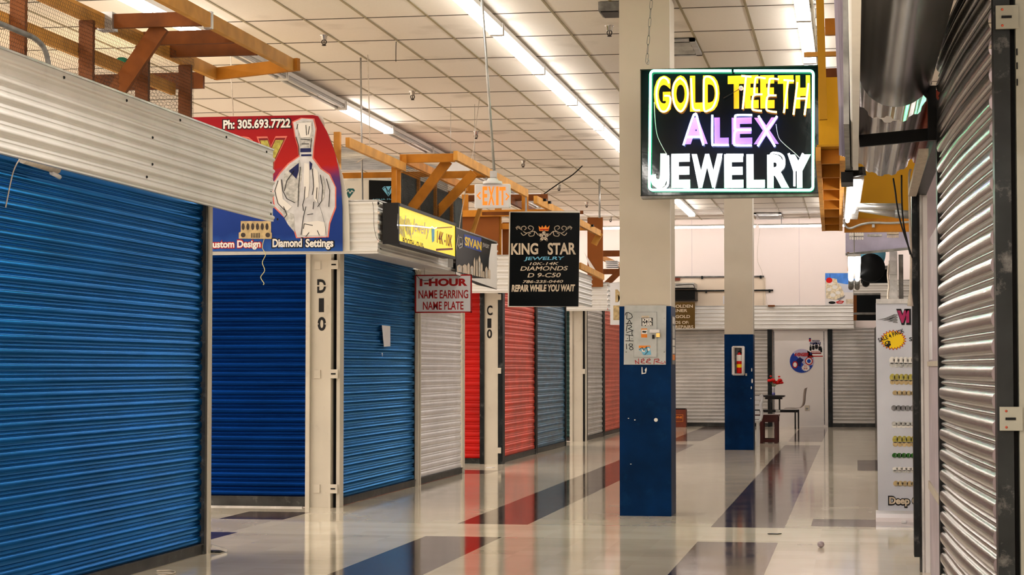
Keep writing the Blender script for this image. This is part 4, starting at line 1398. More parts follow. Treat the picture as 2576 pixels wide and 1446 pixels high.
MB().box(-5.4, -4.2, 27.3, 27.34, 3.66, 3.75).build('joist', M['brown_wood'], t)
MB().box(-4.22, -4.17, 26.2, 33.0, 3.53, 3.63).build('outer_rail', M['pale_wood'], t)
MB().box(-4.70, -4.65, 27.0, 33.3, 3.60, 3.69).build('inner_rail', M['brown_wood'], t)
for yp in (28.5, 30.2, 31.8):
    MB().box(-4.7, -4.2, yp, yp + 0.045, 3.55, 3.63).build('joist', M['wood'], t)
MB().bar(aty(1510, 585, 33.0), aty(1494, 615, 33.0), 0.105, 0.045, (0, 1, 0)).build('brace', M['pale_wood'], t)
MB().bar(atx(1458, 668, -4.33), atx(1517, 697, -4.33), 0.045, 0.10).build('kicker_board', M['pale_wood'], t)
MB().box(-4.75, -4.70, 27.4, 33.2, 2.85, 3.45).build('side_board', M['mdf'], t)
t = thing('light_box', 'white light fitting lying on the loft between EXIT sign and black banner', 'light fitting', aty(1320, 500, 27.6))
p0, p1 = aty(1284, 500, 27.6), aty(1350, 483, 27.6)
MB().bar(p0 + Vector((0, 0, 0.03)), aty(1350, 494, 28.6) + Vector((0, 0, 0.0)), 0.14, 0.085).build('fitting_body', M['white_plastic'], t)
MB().bar(p0 + Vector((0, -0.08, 0.02)), p0 + Vector((0.06, -0.07, 0.018)), 0.006, 0.012).build('label_strip', M['print_red'], t)
for (x, y) in ((1368, 497), (1380, 503), (1488, 567)):
    c = atx(x, y, -4.16)
    MB().box(c.x - 0.06, c.x + 0.03, c.y, c.y + 0.08, min(c.z, 3.615) - 0.012, min(c.z, 3.615) + 0.02).one('clamp', M['black'], {1368: 'black clamp at the top of the far loft rail', 1380: 'second black clamp, just below the first on the far loft rail', 1488: 'black clamp near the end of the far loft rail'}[x], 'clamp', 'clamps on the far loft rail')
MB().box(-4.72, -4.44, 35.38, 35.41, 2.78, 4.03).one('tall_board', M['mdf'], 'tall brown hardboard panel standing behind the KING STAR banner edge', 'board')
MB().slab([aty(x, y, 35.368) for x, y in ((1470, 635), (1500, 682), (1486, 680))], (0, -1, 0), 0.01).one('white_offcut', M['white'], 'pointed white offcut leaning on the tall brown board', 'board')

# ---- third block
Y3 = 35.75
t = corner_post('unlettered cream corner post between the dark green and grey white shutters', -5.04, -4.87, Y3, 0.2, 2.44, 0, 0, 0)
MB().box(-5.09, -5.04, Y3 - 0.03, Y3 + 0.1, 0, 2.44).build('guide_channel', M['post'], t)
MB().box(-4.865, -4.80, Y3 - 0.02, Y3 + 0.16, 0, 2.44).build('guide_channel', M['post'], t)
MB().box(-4.85, -4.815, Y3 - 0.03, Y3 - 0.02, 0, 2.44).build('guide_slot', M['black'], t)
MB().box(-4.87, -4.81, Y3 - 0.045, Y3 - 0.03, 1.22, 1.31).build('hasp', M['post'], t)
shutter('narrow dark green roller shutter beside the unlettered cream post', (-7.4, Y3 + 0.03), (-5.1, Y3 + 0.03), (0, -1), 'dark_teal', 0.09, 2.6, guides=False)
shutter('grey white roller shutter beside the unlettered cream post', (DX + 0.06, 36.04), (DX + 0.06, 38.4), (1, 0), 'grey_slat', 0.095, 2.55)
shutter('pale red roller shutter touching the near column edge', (DX + 0.06, 38.6), (DX + 0.06, 42.0), (1, 0), 'pink_red', 0.095, 2.55)
fascia('white corrugated fascia above the grey white and pale red shutters', [((-7.4, 35.45), (FC, 35.45), (0, -1)), ((FC, 35.45), (FC, 43.0), (1, 0))], 2.36, 2.86, 0.088)
t = thing('hanging_sign', 'white hanging sign with gold letters half hidden by the near column', 'sign', (-4.17, 36.2, 2.1))
p0, p1 = aty(1535, 817, 35.2), aty(1610, 712, 35.2)
MB().box(p0.x, p1.x, 35.2, 35.22, p0.z, p1.z).build('panel', M['white_plastic'], t)
a = Art('Y', 35.2)
a.text('g', 'M', 1548, 728, 1576, 760, 1, 0.04)
a.text('g', 'I', 1543, 768, 1562, 805, 1, 0.1)
a.build(t, {'g': ('lettering', 'print_gold')})
MB().bar((-4.365, 35.435, 2.83), (-3.85, 35.225, 2.885), 0.02, 0.025).build('bracket_arm', M['galv'], t)
t = thing('timber_loft', 'small brown timber loft above the pale red shutter', 'timber frame', (-4.7, 36.5, 2.9))
MB().box(-4.75, -4.0, 36.0, 36.04, 3.36, 3.47).build('joist', M['brown_wood'], t)
MB().box(-4.75, -4.0, 36.3, 36.34, 3.05, 3.15).build('joist', M['brown_wood'], t)
MB().bar((-4.55, 36.1, 2.78), (-4.05, 36.1, 3.25), 0.105, 0.045, (0, 1, 0)).build('brace', M['brown_wood'], t)
MB().box(-4.75, -4.70, 36.0, 43, 3.38, 3.47).build('rail', M['wood'], t)

# stored crates / white plastic things above farthest block
t = thing('white_crate', 'white slatted crate in the small brown timber loft', 'crate', aty(1535, 660, 37))
p0, p1 = aty(1523, 672, 37), aty(1553, 653, 37)
for k in range(4):
    zz = p0.z + (p1.z - p0.z) * k / 4
    MB().box(p0.x, p1.x, 37, 37.3, zz, zz + 0.02).build('slat', M['white_plastic'], t)
MB().box(p0.x, p1.x, 37.01, 37.29, p0.z, p0.z + 0.012).build('bottom', M['black'], t)

# ================================================================== NEAR COLUMN PANEL
PY = 17.86
t = thing('electrical_panel', 'grey electrical panel with stickers and graffiti on the near column', 'electrical panel', (-1.86, PY, 1.355))
MB().slab([aty(x, y, PY - 0.006) for x, y in ((1569, 917), (1571, 768), (1676, 768), (1675, 917))], (0, -1, 0), 0.006).build('cover_plate', M['panel_grey'], t)
p0, p1 = aty(1595, 898, PY - 0.006), aty(1652, 785, PY - 0.006)
dr_ = MB().box(p0.x, p1.x, PY - 0.014, PY - 0.006, p0.z, p1.z).build('door', M['panel_grey'], t)
a = Art('Y', PY - 0.006, 0.0008)
a.line('ed', [(1595, 785), (1652, 785), (1652.5, 898), (1595, 898), (1595, 785)], 0.004, 1)
a.build(t, {'ed': ('door_gap', 'print_grey')})
a = Art('Y', PY - 0.014, 0.0008)
a.rect('bk', 1614, 799, 1642, 820, 1)
a.text('wt', 'KPER', 1616, 800, 1641, 809, 2, 0.05)
a.text('wt', 'BASER', 1616, 810.5, 1641, 819.5, 2, 0.05)
a.rect('or', 1613, 826, 1628, 849, 1)
a.rect('wt', 1614, 829, 1628, 840, 2)
a.poly('bk', [(1616, 832), (1627, 833), (1624, 837), (1616, 836)], 3)
a.rect('tan', 1614, 794, 1633, 799, 1)
a.rect('or2', 1607, 869, 1636, 875, 1)
a.poly('tl', [(1607, 880), (1615, 874), (1620, 877), (1626, 873), (1634, 871), (1636, 880), (1638, 892), (1618, 893), (1614, 884)], 2)
a.ellipse('wt', 1631, 879, 4, 4, 3, 10)
a.poly('wt', [(1614, 876), (1620, 882), (1624, 876), (1622, 886), (1615, 884)], 3)
a.line('bk', [(1608, 879), (1616, 874), (1620, 882), (1626, 872), (1630, 884), (1622, 892)], 0.004, 4)
a.build(dr_, {'bk': ('sticker', 'print_black'), 'wt': ('sticker_print', 'print_white'), 'or': ('sticker', 'print_orange'), 'tan': ('sticker', 'print_pale_gold'), 'or2': ('sticker', 'print_orange'), 'tl': ('sticker', 'print_cyan')})
a = Art('Y', PY - 0.006, 0.0008)
G = lambda pts: [(1540 + x / 6.573, 740 + y / 6.573) for x, y in pts]
for ln in ([(215, 345), (225, 310), (265, 300), (320, 330), (335, 375), (310, 400), (260, 412), (240, 405)], [(245, 310), (240, 405)],
           [(245, 500), (285, 425), (322, 498)], [(228, 488), (330, 478)], [(235, 610), (245, 520), (300, 510), (325, 540), (265, 570), (345, 600)], [(240, 635), (330, 605), (325, 660), (345, 690)],
           [(225, 672), (330, 682)], [(280, 680), (290, 770)], [(220, 770), (348, 772)], [(250, 728), (256, 735)], [(325, 735), (330, 740)],
           [(235, 820), (240, 905)], [(300, 862), (275, 840), (290, 818), (335, 825), (335, 850), (300, 865), (285, 900), (310, 922), (345, 905), (340, 880), (300, 862)]):
    a.line('bk', G(ln), 0.006, 1)
for ln in ([(392, 1150), (380, 1092), (442, 1150), (436, 1066)], [(475, 1120), (530, 1090), (520, 1065), (485, 1080), (480, 1130), (540, 1140)],
           [(560, 1120), (630, 1085), (620, 1065), (580, 1080), (570, 1130), (640, 1140)], [(690, 1155), (700, 1075), (770, 1070), (775, 1095), (720, 1115), (840, 1145)],
           [(815, 1112), (822, 1116)], [(845, 1135), (852, 1140)], [(868, 1105), (875, 1140)]):
    a.line('rd', G(ln), 0.006, 1)
a.build(t, {'bk': ('graffiti', 'print_black'), 'rd': ('graffiti', 'print_red')})
p0, p1 = aty(1635, 837, PY), aty(1660, 829, PY)
MB().box(p0.x, p1.x, PY - 0.03, PY - 0.014, p0.z, p1.z).build('hasp', M['galv'], dr_)
p0, p1 = aty(1652, 848, PY), aty(1661, 838, PY)
lk = MB().box(p0.x, p1.x, PY - 0.05, PY - 0.02, p0.z, p1.z)
lk.build('padlock', M['brass'], t)
p0, p1 = aty(1641, 852, PY), aty(1647, 842, PY)
MB().box(p0.x, p1.x, PY - 0.022, PY - 0.014, p0.z, p1.z).build('latch', M['charcoal'], dr_)
for x, y in ((1671, 800), (1671, 885), (1575, 885)):
    c = aty(x, y, PY)
    MB().lathe([(0.0, -0.010), (0.006, -0.009), (0.007, -0.006)], (c.x, PY, c.z), 'Y', 8).build('screw', M['galv'], t)
# papers on the right side of the near column
CXR = -2.09 + 0.46 + 0.004
t = thing('poster_strip', 'glossy photo strip on the narrow side of the near column', 'poster', (CXR, 18.1, 1.4))
z0, z1 = 1.36, 1.80
MB().box(CXR, CXR + 0.004, 17.95, 18.22, z0, z1).build('sheet', M['print_grey'], t)
for i, (za, zb, k) in enumerate(((1.73, 1.79, 'print_white'), (1.60, 1.71, 'print_silver'), (1.53, 1.585, 'print_white'), (1.46, 1.52, 'print_white'), (1.40, 1.45, 'print_orange'))):
    MB().box(CXR + 0.004, CXR + 0.006, 17.97, 18.2, za, zb).build('picture', M[k], t)

# ================================================================== NEON SIGN
NY = 17.35
t = thing('neon_sign', 'large hanging neon sign GOLD TEETH ALEX JEWELRY on a black board', 'neon sign', (-1.05, NY, 2.83))
p0, p1 = aty(1612, 490, NY), aty(2065, 163, NY)
NB = NY + 0.09
MB().box(p0.x, p1.x, NB, NB + 0.09, p0.z, p1.z).build('backing_board', M['neon_board'], t)
fr = MB()
fr.box(p0.x - 0.008, p1.x + 0.008, NB - 0.05, NB + 0.1, p1.z, p1.z + 0.006)
fr.box(p0.x - 0.008, p1.x + 0.008, NB - 0.05, NB + 0.1, p0.z - 0.006, p0.z)
fr.box(p0.x - 0.008, p0.x, NB - 0.02, NB + 0.1, p0.z, p1.z)
fr.box(p1.x, p1.x + 0.008, NB - 0.02, NB + 0.1, p0.z, p1.z)
fr.build('case_edge', M['charcoal'], t)
bl = MB().box(p0.x, p1.x, NB - 0.045, NB + 0.1, p0.z - 0.028, p0.z - 0.006)
bl.build('bottom_tray', M['dull_galv'], t)
a = Art('Y', NB)
for s_, x0, y0, x1, y1 in (('G', 1645, 190, 1687, 284), ('O', 1691, 189, 1733, 283), ('L', 1736, 190, 1768, 281), ('D', 1769, 189, 1810, 281),
                           ('T', 1831, 190, 1874, 274), ('E', 1874, 189, 1908, 273), ('E', 1913, 189, 1948, 273), ('T', 1957, 189, 1996, 274), ('H', 2002, 189, 2038, 273)):
    a.text('y', s_, x0, y0, x1, y1, 1, 0.055)
for s_, x0, y0, x1, y1 in (('A', 1723, 295, 1780, 363), ('L', 1797, 295, 1833, 363), ('E', 1841, 295, 1892, 363), ('X', 1896, 295, 1959, 363)):
    a.text('p', s_, x0, y0, x1, y1, 1, 0.05)
Jp = [(590, 250), (745, 250), (750, 760), (742, 900), (690, 1030), (600, 1090), (480, 1075), (390, 1000), (348, 880), (345, 775), (480, 750), (490, 850), (530, 880), (570, 860), (582, 770), (586, 500)]
a.poly('w', [(1600 + x / 9.64, 360 + y / 9.64) for x, y in Jp], 1)
for s_, x0, y0, x1, y1 in (('E', 1689, 386, 1736, 473), ('W', 1740, 386, 1818, 473), ('E', 1822, 387, 1870, 473), ('L', 1878, 387, 1924, 473), ('R', 1930, 388, 1985, 473), ('Y', 1983, 388, 2040, 473)):
    a.text('w', s_, x0, y0, x1, y1, 1, 0.05)
a.build(t, {'y': ('painted_letters', 'paint_yellow'), 'p': ('painted_letters', 'paint_purple'), 'w': ('painted_letters', 'paint_white')})
NT = NY + 0.035


def nsc(ox, oy, sc):
    return lambda pts: [aty(ox + x / sc, oy + y / sc, NT) for x, y in pts]


n1, n2, n3, n4 = nsc(1600, 150, 5.784), nsc(1820, 150, 5.5615), nsc(1600, 360, 9.64), nsc(1820, 360, 9.638)
brd = MB()


def rr(x0, y0, x1, y1, r=9, gap=1843):
    out = []
    L0 = []
    for cx_, cy_, a0 in ((x1 - r, y0 + r, -90), (x1 - 1 - r, y1 - r, 0), (x0 - 3 + r, y1 - r, 90), (x0 + r, y0 + r, 180)):
        for k in range(5):
            an = R(a0 + 22.5 * k)
            out.append((cx_ + r * math.cos(an), cy_ + r * math.sin(an)))
    return [(gap + 3, y0)] + out + [(gap - 3, y0)]


brd.tube([aty(x, y, NT) for x, y in rr(1636.5, 178, 2046, 478)], 0.0115, 8)
brd.build('border_tube', M['neon_green'], t)
og = []
og.append(smooth_path(n1([(480, 345), (455, 290), (400, 262), (345, 300), (305, 420), (298, 520), (315, 640), (355, 735), (400, 755), (440, 742), (475, 690), (497, 620), (498, 560), (480, 528), (410, 525)]), 4))
og.append(smooth_path(n1([(640, 262), (560, 340), (533, 490), (565, 660), (650, 755), (725, 650), (755, 490), (720, 340), (640, 262)]), 4))
og.append(smooth_path(n1([(800, 270), (810, 450), (822, 660), (840, 718), (870, 735), (930, 735)]), 4))
og.append(smooth_path(n1([(988, 285), (985, 500), (993, 735), (1060, 735), (1120, 690), (1165, 580), (1175, 470), (1150, 340), (1085, 258), (1015, 248), (988, 285)]), 4))
og.append(n2([(250, 228), (390, 240)]))
og.append(n2([(315, 240), (270, 690)]))
og.append(smooth_path(n2([(590, 262), (480, 247), (447, 275), (430, 455), (450, 485), (545, 485)]), 4))
og.append(smooth_path(n2([(460, 487), (412, 520), (402, 675), (430, 705), (535, 718)]), 4))
og.append(smooth_path(n2([(775, 275), (672, 264), (642, 292), (628, 465), (650, 498), (740, 500)]), 4))
og.append(smooth_path(n2([(655, 500), (610, 530), (600, 685), (640, 720), (745, 735)]), 4))
og.append(n2([(840, 285), (985, 297)]))
og.append(n2([(905, 292), (845, 745)]))
og.append(n2([(1035, 315), (980, 770)]))
og.append(n2([(1190, 330), (1135, 775)]))
og.append(n2([(1010, 545), (1160, 543)]))
for pth in og:
    MB().tube(pth, 0.0088, 7).build('letter_tube', M['neon_orange'], t)
bl_ = [smooth_path(n1([(690, 1245), (740, 1090), (832, 822), (858, 800), (885, 822), (980, 1245)]), 4), n1([(740, 1125), (935, 1125)]),
       smooth_path(n1([(1110, 805), (1110, 1205), (1140, 1240), (1350, 1243)]), 4),
       smooth_path(n2([(400, 775), (195, 775), (162, 808), (160, 945), (185, 980), (390, 980)]), 4), smooth_path(n2([(190, 985), (157, 1020), (150, 1165), (178, 1198), (395, 1200)]), 4),
       n2([(490, 785), (600, 1000), (720, 1215)]), n2([(750, 790), (600, 1000), (480, 1210)])]
for pth in bl_:
    MB().tube(pth, 0.0092, 7).build('letter_tube', M['neon_blue'], t)
wh = [smooth_path(n3([(775, 300), (780, 900), (740, 1050), (640, 1110), (520, 1070), (440, 960), (420, 870)]), 4),
      n3([(1290, 300), (930, 300), (925, 1050), (1300, 1075)]), n3([(940, 640), (1270, 640)]),
      n3([(1390, 310), (1530, 1080), (1715, 420), (1900, 1080), (2060, 330)]),
      n4([(480, 280), (90, 270), (80, 1020), (470, 1040)]), n4([(100, 645), (450, 645)]),
      n4([(600, 290), (620, 1020), (960, 1045)]),
      smooth_path(n4([(1130, 1040), (1130, 320), (1300, 240), (1450, 330), (1460, 560), (1330, 670), (1140, 680)]), 4), n4([(1330, 680), (1480, 1030)]),
      n4([(1580, 250), (1720, 680), (1720, 1040)]), n4([(1930, 250), (1740, 660)])]
for pth in wh:
    MB().tube(pth, 0.0095, 7).build('letter_tube', M['neon_white'], t)
# lead wires on the board
for pts in (n1([(265, 620), (280, 900), (310, 1100), (380, 1260), (450, 1380)]), n2([(735, 900), (770, 1080), (850, 1180), (980, 1290), (1060, 1370)])):
    MB().tube(smooth_path(pts, 5), 0.003, 6).build('lead_wire', M['white_plastic'], t)
MB().tube(n2([(0, 540), (240, 400)]), 0.003, 6).build('lead_wire', M['dark_steel'], t)
c = n2([(245, 395)])[0]
MB().lathe([(0.0, -0.02), (0.018, -0.018), (0.02, 0.03), (0.0, 0.032)], c, 'Y', 12).build('electrode_cap', M['white_plastic'], t)
# chains


def chain(label, a, b):
    t = thing('hanging_chain', label, 'chain', b)
    a, b = Vector(a), Vector(b)
    n = max(3, int((a - b).length / 0.075))
    mb = MB()
    for i in range(n):
        p, q = a.lerp(b, i / n), a.lerp(b, (i + 1.12) / n)
        m_ = (p + q) / 2
        d = (q - p) / 2
        s_ = Vector((0.011, 0, 0)) if i % 2 == 0 else Vector((0.003, 0.011, 0))
        mb.tube([m_ + d + s_ * 0.4, m_ + d * 0.6 + s_, m_ - d * 0.6 + s_, m_ - d + s_ * 0.4, m_ - d - s_ * 0.4, m_ - d * 0.6 - s_, m_ + d * 0.6 - s_, m_ + d - s_ * 0.4], 0.0026, 5, closed=True)
    mb.build('links', M['dull_galv'], t)
    MB().tube(smooth_path([b + Vector((0, 0, 0.03)), b + Vector((0.02, 0, 0.015)), b + Vector((0.015, 0, -0.02)), b + Vector((-0.005, 0, -0.01))], 4), 0.004, 5).build('hook', M['galv'], t)


chain('thin chain in front of the near column holding the neon sign', aty(1642, -46, NB + 0.04) , aty(1627, 156, NB + 0.04))
chain('thin chain beside the yellow board holding the neon sign', aty(2046, -46, NB + 0.04), aty(2061, 155, NB + 0.04))

# ================================================================== FAR COLUMN: EXTINGUISHER
XY = 32.497
t = thing('extinguisher_cabinet', 'white framed fire extinguisher cabinet on the far column', 'cabinet', (-1.86, XY, 1.2))
p0, p1 = aty(1841, 945, XY), aty(1875, 869, XY)
bk = MB().box(p0.x + 0.02, p1.x - 0.02, XY - 0.02, XY, p0.z + 0.02, p1.z - 0.02)
bk.build('back_panel', M['print_grey'], t)
fr = MB()
fr.tube([(p0.x + 0.03, XY - 0.1, p0.z + 0.03), (p1.x - 0.03, XY - 0.1, p0.z + 0.03), (p1.x - 0.03, XY - 0.1, p1.z - 0.03), (p0.x + 0.03, XY - 0.1, p1.z - 0.03)], 0.026, 8, closed=True)
fr.box(p0.x + 0.008, p0.x + 0.02, XY - 0.1, XY, p0.z + 0.02, p1.z - 0.02).box(p1.x - 0.02, p1.x - 0.008, XY - 0.1, XY, p0.z + 0.02, p1.z - 0.02)
fr.box(p0.x + 0.02, p1.x - 0.02, XY - 0.1, XY, p0.z + 0.008, p0.z + 0.02).box(p0.x + 0.02, p1.x - 0.02, XY - 0.1, XY, p1.z - 0.02, p1.z - 0.008)
fr.build('frame', M['white'], t)
MB().box(p1.x - 0.0, p1.x + 0.025, XY - 0.06, XY, p0.z + 0.0, p0.z + 0.04).build('latch', M['cord'], t)
t = thing('fire_extinguisher', 'red fire extinguisher with white label inside the white cabinet', 'fire extinguisher', (-1.85, XY - 0.06, 1.24))
cx_ = aty(1860, 900, XY - 0.06).x
zb = aty(1860, 939, XY).z
MB().lathe([(0.0, 0.0), (0.042, 0.002), (0.045, 0.02), (0.045, 0.27), (0.04, 0.30), (0.02, 0.325), (0.016, 0.34), (0.0, 0.34)], (cx_, XY - 0.068, zb), 'Z', 16).build('cylinder', M['bright_red'], t)
MB().lathe([(0.0465, 0.20), (0.0465, 0.29), (0.042, 0.30)], (cx_, XY - 0.068, zb), 'Z', 16).build('label_wrap', M['print_white'], t)
MB().lathe([(0.0465, 0.095), (0.0465, 0.15)], (cx_, XY - 0.068, zb), 'Z', 16).build('inspection_band', M['print_yellow'], t)
hd = MB().box(cx_ - 0.02, cx_ + 0.02, XY - 0.08, XY - 0.05, zb + 0.335, zb + 0.365)
hd.bar((cx_, XY - 0.068, zb + 0.37), (cx_ + 0.055, XY - 0.07, zb + 0.385), 0.015, 0.008)
hd.build('valve_handle', M['charcoal'], t)
MB().tube(smooth_path([(cx_ + 0.02, XY - 0.068, zb + 0.35), (cx_ + 0.052, XY - 0.075, zb + 0.30), (cx_ + 0.056, XY - 0.08, zb + 0.2), (cx_ + 0.05, XY - 0.085, zb + 0.1)], 5), 0.008, 6).build('hose', M['black'], t)

# ================================================================== FAR WALL
WY = 45.4
ff_ = fascia('white corrugated fascia along the far wall above its shutters', [((-7.0, WY - 0.2), (0.0, WY - 0.2), (0, -1))], 2.205, 2.73, 0.088)
MB().box(-7.0, 0.0, WY - 0.185, WY - 0.002, 2.70, 2.72).build('mounting_ledge', M['galv'], ff_)
shutter('wide grey roller shutter on the far wall behind the far column', (-5.2, WY - 0.06), (-1.93, WY - 0.06), (0, -1), 'grey_slat', 0.082, 2.23, guide_mat='dark_steel', gw=0.1)
shutter('narrow grey roller shutter on the far wall between poster panel and roll-up banner', (-0.50, WY - 0.06), (0.46, WY - 0.06), (0, -1), 'grey_slat', 0.082, 2.23, guide_mat='dark_steel', gw=0.1)
MB().box(-1.80, -0.60, WY - 0.08, WY, 0, 2.2).one('wall_panel', M['white'], 'white painted wall panel between the two far grey shutters', 'wall panel')
g = MB()
for x in (1947, 2073):
    p = aty(x, 900, WY - 0.085)
    g.box(p.x - 0.01, p.x + 0.01, WY - 0.085, WY - 0.08, 0.05, 2.15)
g.struct('trim_4', M['print_grey'])
for yy, x1, lab in ((697, 1922, 'upper grey pipe fixed along the far wall'), (732, 1945, 'lower dark pipe fixed along the far wall')):
    p = aty(1640, yy, WY - 0.04)
    q = aty(x1, yy - 2, WY - 0.04)
    pt_ = thing('wall_pipe', lab, 'pipe', (p.x, WY - 0.04, p.z))
    MB().tube([p, q], 0.018, 6).build('pipe_run', M['dull_galv'] if yy < 700 else M['dark_steel'], pt_)
    for f_ in (0.45, 0.97):
        c = p.lerp(q, f_)
        MB().box(c.x - 0.02, c.x + 0.02, WY - 0.06, WY, c.z - 0.05, c.z + 0.02).build('bracket', M['dark_steel'], pt_)
MB().tube(smooth_path([aty(x, y, WY - 0.03) for x, y in ((1911, 575), (1905, 650), (1918, 690), (1920, 768))], 6), 0.004, 5).one('wall_wire', M['cord'], 'thin wire running down the far wall from its ceiling light', 'wire')
MB().tube(smooth_path([aty(x, y, WY - 0.03) for x, y in ((1921, 700), (1926, 735), (1930, 768))], 6), 0.004, 5).one('wall_wire', M['cord'], 'second thin wire slanting down below the upper wall pipe', 'wire')
p0, p1 = aty(1932, 771, WY - 0.25), aty(1949, 767, WY - 0.25)
MB().box(p0.x, p1.x, WY - 0.26, WY - 0.18, p0.z, p1.z).one('wood_offcut', M['brown_wood'], 'small brown wood block lying on the far fascia', 'wood block')
p0, p1 = aty(1690, 706, WY - 0.02), aty(1711, 699, WY - 0.02)
MB().box(p0.x, p1.x, WY - 0.05, WY, p0.z, p1.z).one('small_box', M['carton'], 'small brown box on the far wall above the grey box light', 'box')
# cream painted field on the wall, a separate panel
MB().box(-5.2, -1.98, WY - 0.012, WY, 2.73, 3.37).one('wall_board', M['cream_board'], 'cream board on the far wall between the two pipes and the fascia', 'board')
t = thing('light_fitting', 'grey box light above the black board beside the near column', 'light fitting', aty(1720, 722, 44.5))
p0, p1 = aty(1640, 724, 44.5), aty(1746, 711, 44.5)
MB().box(p0.x, p1.x, 44.5, 45.39, p0.z, p1.z).build('fitting_body', M['galv'], t)
MB().tube(smooth_path([aty(x, y, 44.48) for x, y in ((1700, 717), (1740, 715), (1746, 720), (1747, 725), (1746, 728))], 5), 0.008, 5).build('cable', M['cable'], t)
p0, p1 = aty(1640, 754, 44.4), aty(1747, 731, 44.4)
MB().box(p0.x, p1.x, 44.55, 45.38, p0.z, p1.z).one('black_sign', M['black'], 'blank black sign hanging over the brown GOLDEN CORNER sign', 'sign')
t = thing('corner_sign', 'brown sign with cream letters GOLDEN CORNER', 'sign', aty(1720, 826, 44.4))
p0, p1 = aty(1640, 826, 44.4), aty(1748, 760, 44.4)
MB().box(p0.x, p1.x, 44.4, 44.43, p0.z, p1.z).build('panel', M['brown_gold'], t)
MB().box(p0.x + 0.1, p0.x + 0.14, 44.43, 45.2, 2.6, 2.66).box(p1.x - 0.2, p1.x - 0.16, 44.43, 45.2, 2.6, 2.66).build('bracket', M['dark_steel'], t)
a = Art('Y', 44.4)
a.text('t', 'GOLDEN', 1690, 766, 1743, 774, 1, 0.02)
a.text('t', 'CORNER', 1672, 777, 1729, 785, 1, 0.02)
a.text('t', '14k GOLD', 1678, 792, 1736, 800, 1, 0.02)
a.text('t', 'ALL KINDS OF:', 1655, 807, 1733, 815, 1, 0.02)
a.text('t', 'REPAIRS', 1699, 818, 1744, 826, 1, 0.02)
a.build(t, {'t': ('lettering', 'print_pale_gold')})
# dessert poster
py = WY - 0.005
t = thing('dessert_poster', 'poster of whipped cream dessert with cherry on the far wall', 'poster', aty(2111, 767, py))
p0, p1 = aty(2076, 767, py), aty(2160, 685, py)
MB().box(p0.x, p1.x, py - 0.006, py, p0.z, p1.z).build('sheet', M['white'], t)
a = Art('Y', py - 0.006)
a.poly('b1', [(2076, 687), (2160, 687), (2160, 712), (2130, 715), (2076, 705)], 1)
a.poly('b2', [(2076, 705), (2130, 715), (2160, 712), (2160, 735), (2076, 735)], 1)
a.poly('cr', [(2077, 706), (2085, 700), (2095, 700), (2105, 702), (2107, 712), (2116, 720), (2122, 735), (2124, 745), (2116, 752), (2100, 754), (2078, 750)], 2)
for cx_, cy_, r_ in ((2090, 712, 10), (2100, 722, 10), (2086, 728, 9), (2108, 736, 9), (2095, 742, 10)):
    a.ellipse('cl', cx_, cy_, r_ * 0.7, r_ * 0.5, 3, 12)
a.ellipse('ch', 2086, 705, 8, 7, 4, 16)
a.line('st', [(2088, 698), (2088, 690)], 0.008, 4)
a.line('ch', [(2104, 760), (2112, 757), (2122, 758), (2118, 762), (2106, 762)], 0.02, 4)
a.ellipse('st', 2093, 761, 9, 3.4, 3, 12)
a.poly('tn', [(2104, 752), (2120, 746), (2126, 742), (2124, 748), (2112, 756)], 3)
a.rect('or', 2128, 752, 2146, 764, 2)
a.build(t, {'b1': ('sky', 'sky_blue'), 'b2': ('pale_sky', 'banner_pale'), 'cr': ('cream', 'cream_food'), 'cl': ('cream_swirl', 'print_white'), 'ch': ('cherry', 'bright_red'), 'st': ('spoon', 'charcoal'), 'tn': ('glass_edge', 'print_grey'), 'or': ('print_patch', 'print_pale_gold')})
# round poster (plain stand-in artwork) and family poster
py = WY - 0.08
t = thing('round_poster', 'round blue poster with red title lettering on the white far panel', 'poster', aty(2018, 938, py))
cx_, cy_ = 2017, 908
ci = [(cx_ + 31 * math.cos(R(12 * i)), cy_ + 30.5 * math.sin(R(12 * i))) for i in range(30)]
MB().slab([aty(x, y, py - 0.004) for x, y in ci], (0, -1, 0), 0.004).build('sheet', M['print_lilac'], t)
a = Art('Y', py - 0.004)
a.poly('bl', [(cx_ + 30 * math.cos(R(x)), cy_ + 29.5 * math.sin(R(x))) for x in range(20, 236, 12)] + [(2010, 902), (2024, 920)], 1)
a.text('rd', 'AVENGERS', 1998, 887, 2034, 896, 3, 0.05, 0.2)
a.poly('nv', [(2003, 906), (2012, 898), (2022, 905), (2016, 912), (2014, 922), (2006, 920)], 2)
a.ellipse('rr', 2000, 917, 7, 9, 3, 16)
a.ellipse('ww', 2000, 917, 4.5, 6, 4, 16)
a.ellipse('rr', 2035, 908, 10, 10, 3, 20)
a.ellipse('ww', 2035, 908, 7.5, 7.5, 4, 20)
a.ellipse('nv2', 2035, 908, 5, 5, 5, 16)
bst = []
for i in range(28):
    r_ = (11.5, 8.5)[i % 2]
    bst.append((2027 + r_ * math.cos(R(360 * i / 28)), 925 + r_ * 0.8 * math.sin(R(360 * i / 28))))
a.poly('ww', bst, 6)
a.text('rd', 'NEW', 2022, 919, 2031, 922, 7, 0.03)
a.text('rd', '2018', 2021, 924, 2031, 929, 7, 0.03)
a.build(t, {'bl': ('blue_field', 'print_blue'), 'rd': ('lettering', 'print_red'), 'nv': ('dark_shape', 'print_navy'), 'rr': ('red_disc', 'print_red'), 'ww': ('white_shape', 'print_white'), 'nv2': ('blue_dot', 'print_blue')})
t = thing('event_poster', 'small event poster FAMILIAR above the round poster on far panel', 'poster', aty(2053, 898, py))
p0, p1 = aty(2031, 899, py), aty(2073, 846, py)
MB().box(p0.x, p1.x, py - 0.004, py, p0.z, p1.z).build('sheet', M['white'], t)
a = Art('Y', py - 0.004)
